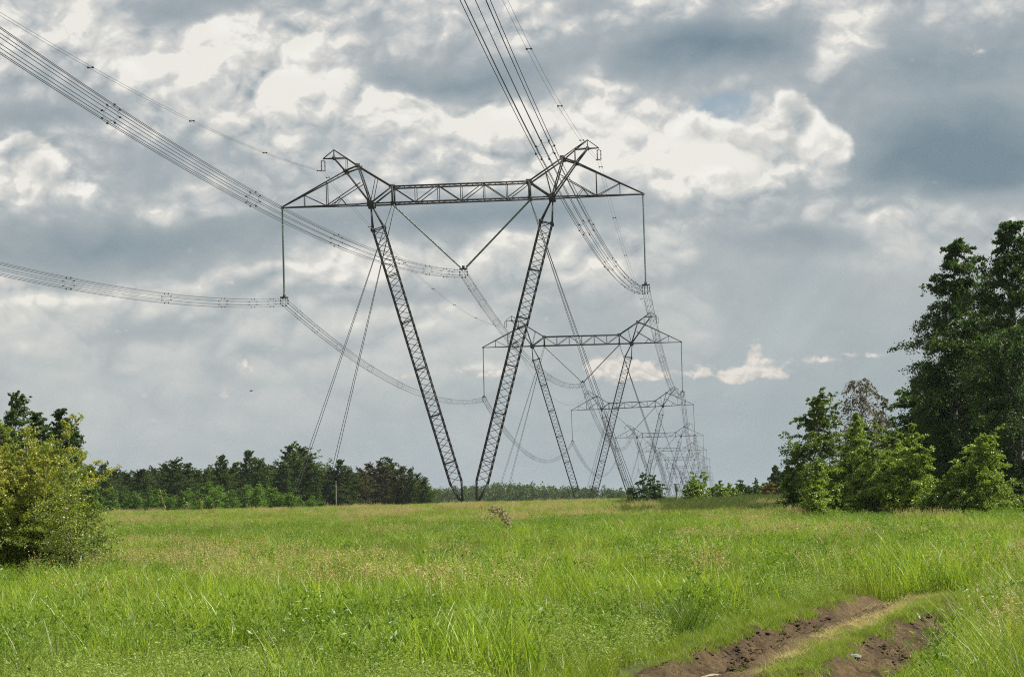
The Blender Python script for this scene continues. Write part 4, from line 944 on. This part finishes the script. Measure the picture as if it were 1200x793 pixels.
DL = protos('drystraw', M['straw'], [blades(22, .18, .04, .14, .006, r, .9, 2, 1.6) for _ in range(3)])
def offtrack(x, y, m=0.0): return (np.abs(track_s(x, y)) > HALF - .25 + m) | (y > YEND - 2)
def dens_mask(x, y, s, thr, seed=0): return fbm(x / s + seed * 13.7, y / (s * 1.6) + seed * 7.1, 3) > thr
def setpts(x, y): return np.stack([x, y, surf(x, y)], -1)
SETS = []
# ordinary grass, three depth bands with larger, sparser tufts far away
for (n, d0, d1, s0, s1) in ((26000, 17, 62, .38, 1.15), (42000, 62, 160, .5, 1.3), (60000, 160, 420, .75, 1.4)):
    x, y = field_points(n, d0, d1, r); k = offtrack(x, y, .22)
    x, y = x[k], y[k]; sc = s0 + (s1 - s0) * np.clip(.5 + (fbm(x / 2.2, y / 4, 4) - .5) * 2.6, 0, 1.3) + r.normal(size=len(x)) * .10
    sc *= np.where(np.abs(track_s(x, y)) < HALF + .9, np.where(y < YEND, .55 + .45 * np.clip((np.abs(track_s(x, y)) - HALF + .25) / 1.1, 0, 1), 1), 1)
    SETS.append((x, y, sc))
x = np.concatenate([s[0] for s in SETS]); y = np.concatenate([s[1] for s in SETS]); sc = np.concatenate([s[2] for s in SETS])
scatter('meadow_grass', setpts(x, y), r.random(len(x)) * 6.28, sc, GR, 'bright green grass covering the whole field', 'grass')
x, y = field_points(9000, 18, 130, r); cl = col_of(x, y)
k = offtrack(x, y, .9) & (dens_mask(x, y, 4, .5, 2) | ((cl > 1080) & (y < 60)))
x, y = x[k], y[k]
yt_ = 19 + 37 * r.random(2600); so_ = HALF + .15 + .55 * np.clip((32 - yt_) / 8, 0, 1) + 4.0 * r.random(2600) ** 1.2; xx = np.concatenate([x, _x0t(yt_) + so_]); yy = np.concatenate([y, yt_])
scatter('tall_grass', setpts(xx, yy), r.random(len(xx)) * 6.28, .8 + .4 * r.random(len(xx)), GRT, 'tall grass with long thin blades in patches and beside the track', 'grass')
x, y = field_points(52000, 17, 110, r); cl = col_of(x, y); ro = row_off(y)
k = offtrack(x, y, .8) & (fbm(x / 2 + 5, y / 4 + 1, 3) + .16 * np.exp(-((y - 42) / 12) ** 2) - .12 * (y < 26) - .05 * (y > 62) > .635)
x, y = x[k], y[k]; scatter('reeds', setpts(x, y), r.random(len(x)) * 6.28, .6 + .5 * r.random(len(x)), RD, 'patches of broad bright yellow-green reed blades in the meadow', 'reeds')
x, y = field_points(5000, 20, 90, r); k = offtrack(x, y, .9) & (np.abs(x) < 99) & (fbm(x / 2.2 + 25, y / 4 + 31, 3) > .72); x, y = x[k], y[k]
cx_, cy_ = flat_ground(770, 745); q = r.normal(size=(46, 2)) * [.5, 2.2]; cx2, cy2 = flat_ground(1110, 672); q2 = r.normal(size=(16, 2)) * [.6, 1.6]
x = np.concatenate([x, cx_ + q[:, 0], cx2 + q2[:, 0]]); y = np.concatenate([y, cy_ + q[:, 1], cy2 + q2[:, 1]]); k = offtrack(x, y, .35); x, y = x[k], y[k]
scatter('sedge', setpts(x, y), r.random(len(x)) * 6.28, .6 + .5 * r.random(len(x)), SG, 'dark green arching sedge clumps in the meadow', 'sedge')
x, y = field_points(40000, 17, 150, r); k = offtrack(x, y, .6) & (fbm(x / 1.5 + 55, y / 3 + 3, 3) + .05 * (np.abs(y - 40) < 14) > .56); x, y = x[k], y[k]
scatter('leafy_herbs', setpts(x, y), r.random(len(x)) * 6.28, .6 + .55 * r.random(len(x)), HB, 'leafy green herbs growing through the meadow grass', 'herbs')
x, y = field_points(16000, 17, 70, r); ro = row_off(y); k = offtrack(x, y, .4) & (fbm(x / 3 + 15, y / 5 + 73, 3) + .13 * (y < 36) > .56); x, y = x[k], y[k]
scatter('feathery_herbs', setpts(x, y), r.random(len(x)) * 6.28, .7 + .5 * r.random(len(x)), FE, 'fine feathery pale green herbs in the near meadow', 'herbs')
# dry straw-coloured grass: a band about 60 to 110 m off on the left and middle
x, y = field_points(42000, 24, 330, r); cl = col_of(x, y)
band = .20 * np.exp(-((y - 74) / 14) ** 2) * np.clip((760 - cl) / 200, 0, 1) + .07 * np.exp(-((y - 75) / 25) ** 2) * (cl > 760) - .04 * (y > 110)
k = offtrack(x, y, .8) & (fbm(x / 5 + 95, y / 12 + 43, 4) + band > .66); x, y = x[k], y[k]
scatter('dry_grass', setpts(x, y), r.random(len(x)) * 6.28, .7 + .4 * r.random(len(x)), ST, 'dry straw-coloured seeding grass in a band across the field', 'grass')
x, y = field_points(11000, 24, 330, r); cl = col_of(x, y)
k = offtrack(x, y, .8) & (fbm(x / 3.5 + 5, y / 8 + 143, 4) + .12 * np.exp(-((y - 50) / 12) ** 2 - ((cl - 660) / 90) ** 2) - .06 * (y > 140) > .66); x, y = x[k], y[k]
scatter('rusty_sorrel', setpts(x, y), r.random(len(x)) * 6.28, .7 + .4 * r.random(len(x)), RU, 'rusty brown sorrel stalks scattered in patches over the meadow', 'weeds')
# taller weeds on the crest at the right
x = []; y = []
for i in range(5200):
    yy = 190 + 130 * r.random(); cc = 700 + 240 * r.random(); x.append((cc - 600) / FPX * yy); y.append(yy)
x = np.array(x); y = np.array(y); k = fbm(x / 6, y / 20, 3) + .28 * np.exp(-((col_of(x, y) - 850) / 80) ** 2) + .25 * r.random(len(x)) > .72; k &= r.random(len(x)) < np.clip((col_of(x, y) - 700) / 130, 0, 1) ** .8; x, y = x[k], y[k]
scatter('far_weeds', setpts(x, y), r.random(len(x)) * 6.28, .55 + .6 * r.random(len(x)), WD, 'dark taller weeds along the far right edge of the field', 'weeds')
# on the track: short grass along its middle and edges, flattened straw on the hump
y = 17 + 32 * r.random(14000) ** 1.0; s_ = r.random(14000) * 2 * (HALF + .3) - HALF - .3
dm = .34 * np.exp(-((s_ - .30) / .25) ** 2) + .34 * (np.abs(s_) > HALF - .3) + .2 * np.clip((y - 42) / 8, 0, 1) - .6 * np.exp(-((s_ + RUT) / .62) ** 2) - .42 * np.exp(-((s_ - RUT) / .5) ** 2) - .06 * (y < 30)
x = _x0t(y) + s_; k = fbm(x * 1.1 + 7, y * .7 + 3, 3) + dm > .62; x, y = x[k], y[k]
scatter('short_grass', setpts(x, y), r.random(len(x)) * 6.28, .6 + .7 * r.random(len(x)), SHG, 'short green grass growing between and beside the wheel ruts', 'grass')
y = 17 + 34 * r.random(3400); s_ = -.12 + r.normal(size=3400) * .12 * (1 + 1.5 * (y > 41)); k = r.random(3400) < .08 + .42 * (y > 30); y, s_ = y[k], s_[k]; x = _x0t(y) + s_
scatter('flattened_straw', setpts(x, y), r.random(len(x)) * 6.28, .7 + .6 * r.random(len(x)), DL, 'flattened dry straw along the hump between the ruts', 'straw')

# crumbled clods and pebbles in the ruts, and straggling tufts along their edges
def clod(r):
    k = 10; a = r.normal(size=(26, 3)); a /= np.linalg.norm(a, axis=1)[:, None]; a *= (.6 + .5 * r.random((26, 1))) * [1, .8, .6]
    import bmesh as _b
    bm_ = _b.new(); [bm_.verts.new(p) for p in a * .03]; _b.ops.convex_hull(bm_, input=bm_.verts[:])
    _b.ops.delete(bm_, geom=[v_ for v_ in bm_.verts if not v_.link_faces], context='VERTS')
    m_ = bpy.data.meshes.new('clod'); bm_.to_mesh(m_); bm_.free(); m_.materials.append(M['track']); return m_
CL = bpy.data.collections.new('clod_shapes')
for i in range(6): CL.objects.link(bpy.data.objects.new('clod_%02d' % i, clod(r)))
y = 17 + 31 * r.random(15000); s_ = np.where(r.random(15000) < .5, -RUT, RUT) + r.normal(size=15000) * .42
k = (np.abs(s_) < HALF - .1) & (fbm(s_ * 3 + 9, y * 1.7, 3) > .45); y, s_ = y[k], s_[k]; x = _x0t(y) + s_ * 1.03
scatter('soil_clods', setpts(x, y), r.random(len(x)) * 6.28, .25 + 1.5 * r.random(len(x)) ** 3, CL, 'crumbled brown soil clods lying in the wheel ruts', 'soil')
y = 17 + 31 * r.random(260); s_ = r.random(260) * 2 * HALF - HALF; k = (fbm(s_ * 2 + 3, y * 1.1 + 50, 3) > .52) & (np.abs(s_ + RUT) > .3); y, s_ = y[k], s_[k]; x = _x0t(y) + s_ * 1.03
scatter('stray_tufts', setpts(x, y), r.random(len(x)) * 6.28, .5 + .6 * r.random(len(x)), SHG, 'stray grass tufts sprouting inside and along the wheel ruts', 'grass')

# ------------------------------------------------------------------ single plants and bits one can point at
def stalk(px, dist, ytop, xtop, label, plume=False):
    g_ = ray_at(px, dist); d = px_dir(xtop, ytop); s = dist / d.y; top = np.array([d.x * s - g_[0], 0.05, EYE + d.z * s - g_[2]])
    e = empty('reed_stalk' if plume else 'dry_stalk', g_); tag(e, label, 'reed' if plume else 'dry stalk', None if plume else 'tall dry stalks rising from the meadow')
    tt = np.linspace(0, 1, 9)[:, None]; pts = np.zeros(3) + np.array([0, 0, -.05]) * (1 - tt) + top * np.concatenate([tt ** 1.5, tt, tt ** .92], 1)
    mb = MB(); mb.tube(pts, np.linspace(.009, .004, 9), 5, cap=False); mb.build('stem', M['plume'] if plume else M['straw'], e)
    rr = np.random.default_rng(int(px)); n = 420 if plume else 60
    if plume:
        q = rr.random(n); c = np.stack([np.interp(q, [0, .45, 1], [top[0], top[0] - .16, top[0] - .42]), rr.normal(size=n) * .03, np.interp(q, [0, .45, 1], [top[2] - .42, top[2] - .08, top[2] + .02])], -1) + rr.normal(size=(n, 3)) * .05 * np.array([1, 1, 1.1])
    else:
        q = rr.random(n) * .22 + .78; c = np.stack([np.interp(q, tt[:, 0], pts[:, j]) for j in range(3)], -1) + rr.normal(size=(n, 3)) * .022
    v, f = leaf_quads(c, (.085 if plume else .04) * (.6 + .7 * rr.random(n)), rr, aspect=.35)
    mkobj('plume' if plume else 'seed_head', make_mesh('head', v, f, M['plume'] if plume else M['straw'], {'tint': np.repeat(rr.random(n), 4)}), e)
stalk(597, 62, 596, 596, 'bent pale reed plume standing alone in mid-field before the pylon', True)
for (px, dist, yt, xt, lab) in ((211, 52, 574, 187, 'tallest dry stalk, leaning left above the meadow near the left bush'), (228, 54, 588, 219, 'dry stalk second from the tall leaning one, ending at the green bushes'), (240, 55, 586, 236, 'upright dry stalk with a small head, third from the left bush'),
                                (168, 50, 600, 150, 'short leaning dry stalk close to the right side of the left bush'), (300, 56, 590, 289, 'lone thin dry stalk left of the grey pole'), (253, 57, 590, 250, 'thin dry stalk in the close pair left of the lone one')):
    stalk(px, dist, yt, xt, lab)
bx_, by_ = flat_ground(846, 773)
e = empty('stick', (bx_, by_, float(surf(bx_, by_)) + .035), (0, .04, .25)); tag(e, 'short bleached branch lying in the left wheel rut', 'stick')
mb = MB(); mb.tube([(-.28, -.05, 0), (-.12, .01, .02), (.02, 0, .01), (.16, .04, .03), (.27, .10, .03)], [.012, .026, .03, .026, .01], 7, cap=False); mb.build('branch', M['dead_wood'], e, True)
mb = MB(); mb.tube([(-.02, .01, .01), (-.1, -.06, .03), (-.2, -.09, .02)], [.018, .013, .006], 6, cap=False); mb.build('twig', M['dead_wood'], e, True)
bx_, by_ = flat_ground(1000, 763)
import bmesh
bm = bmesh.new(); bmesh.ops.create_icosphere(bm, subdivisions=3, radius=1.0)
for v in bm.verts:
    k = 1 + .25 * (float(vnoise(np.array(v.co.x * 2 + 7), np.array(v.co.y * 2 + v.co.z * 1.7))) - .5); v.co = Vector((v.co.x * .10 * k, v.co.y * .07 * k, v.co.z * .035 * k))
me = bpy.data.meshes.new('stone'); bm.to_mesh(me); bm.free(); me.materials.append(M['stone']); o = mkobj('stone', me); o.location = (bx_, by_, float(surf(bx_, by_)) + .03)
tag(o, 'flat pale grey stone on the grassy hump between the ruts', 'stone')
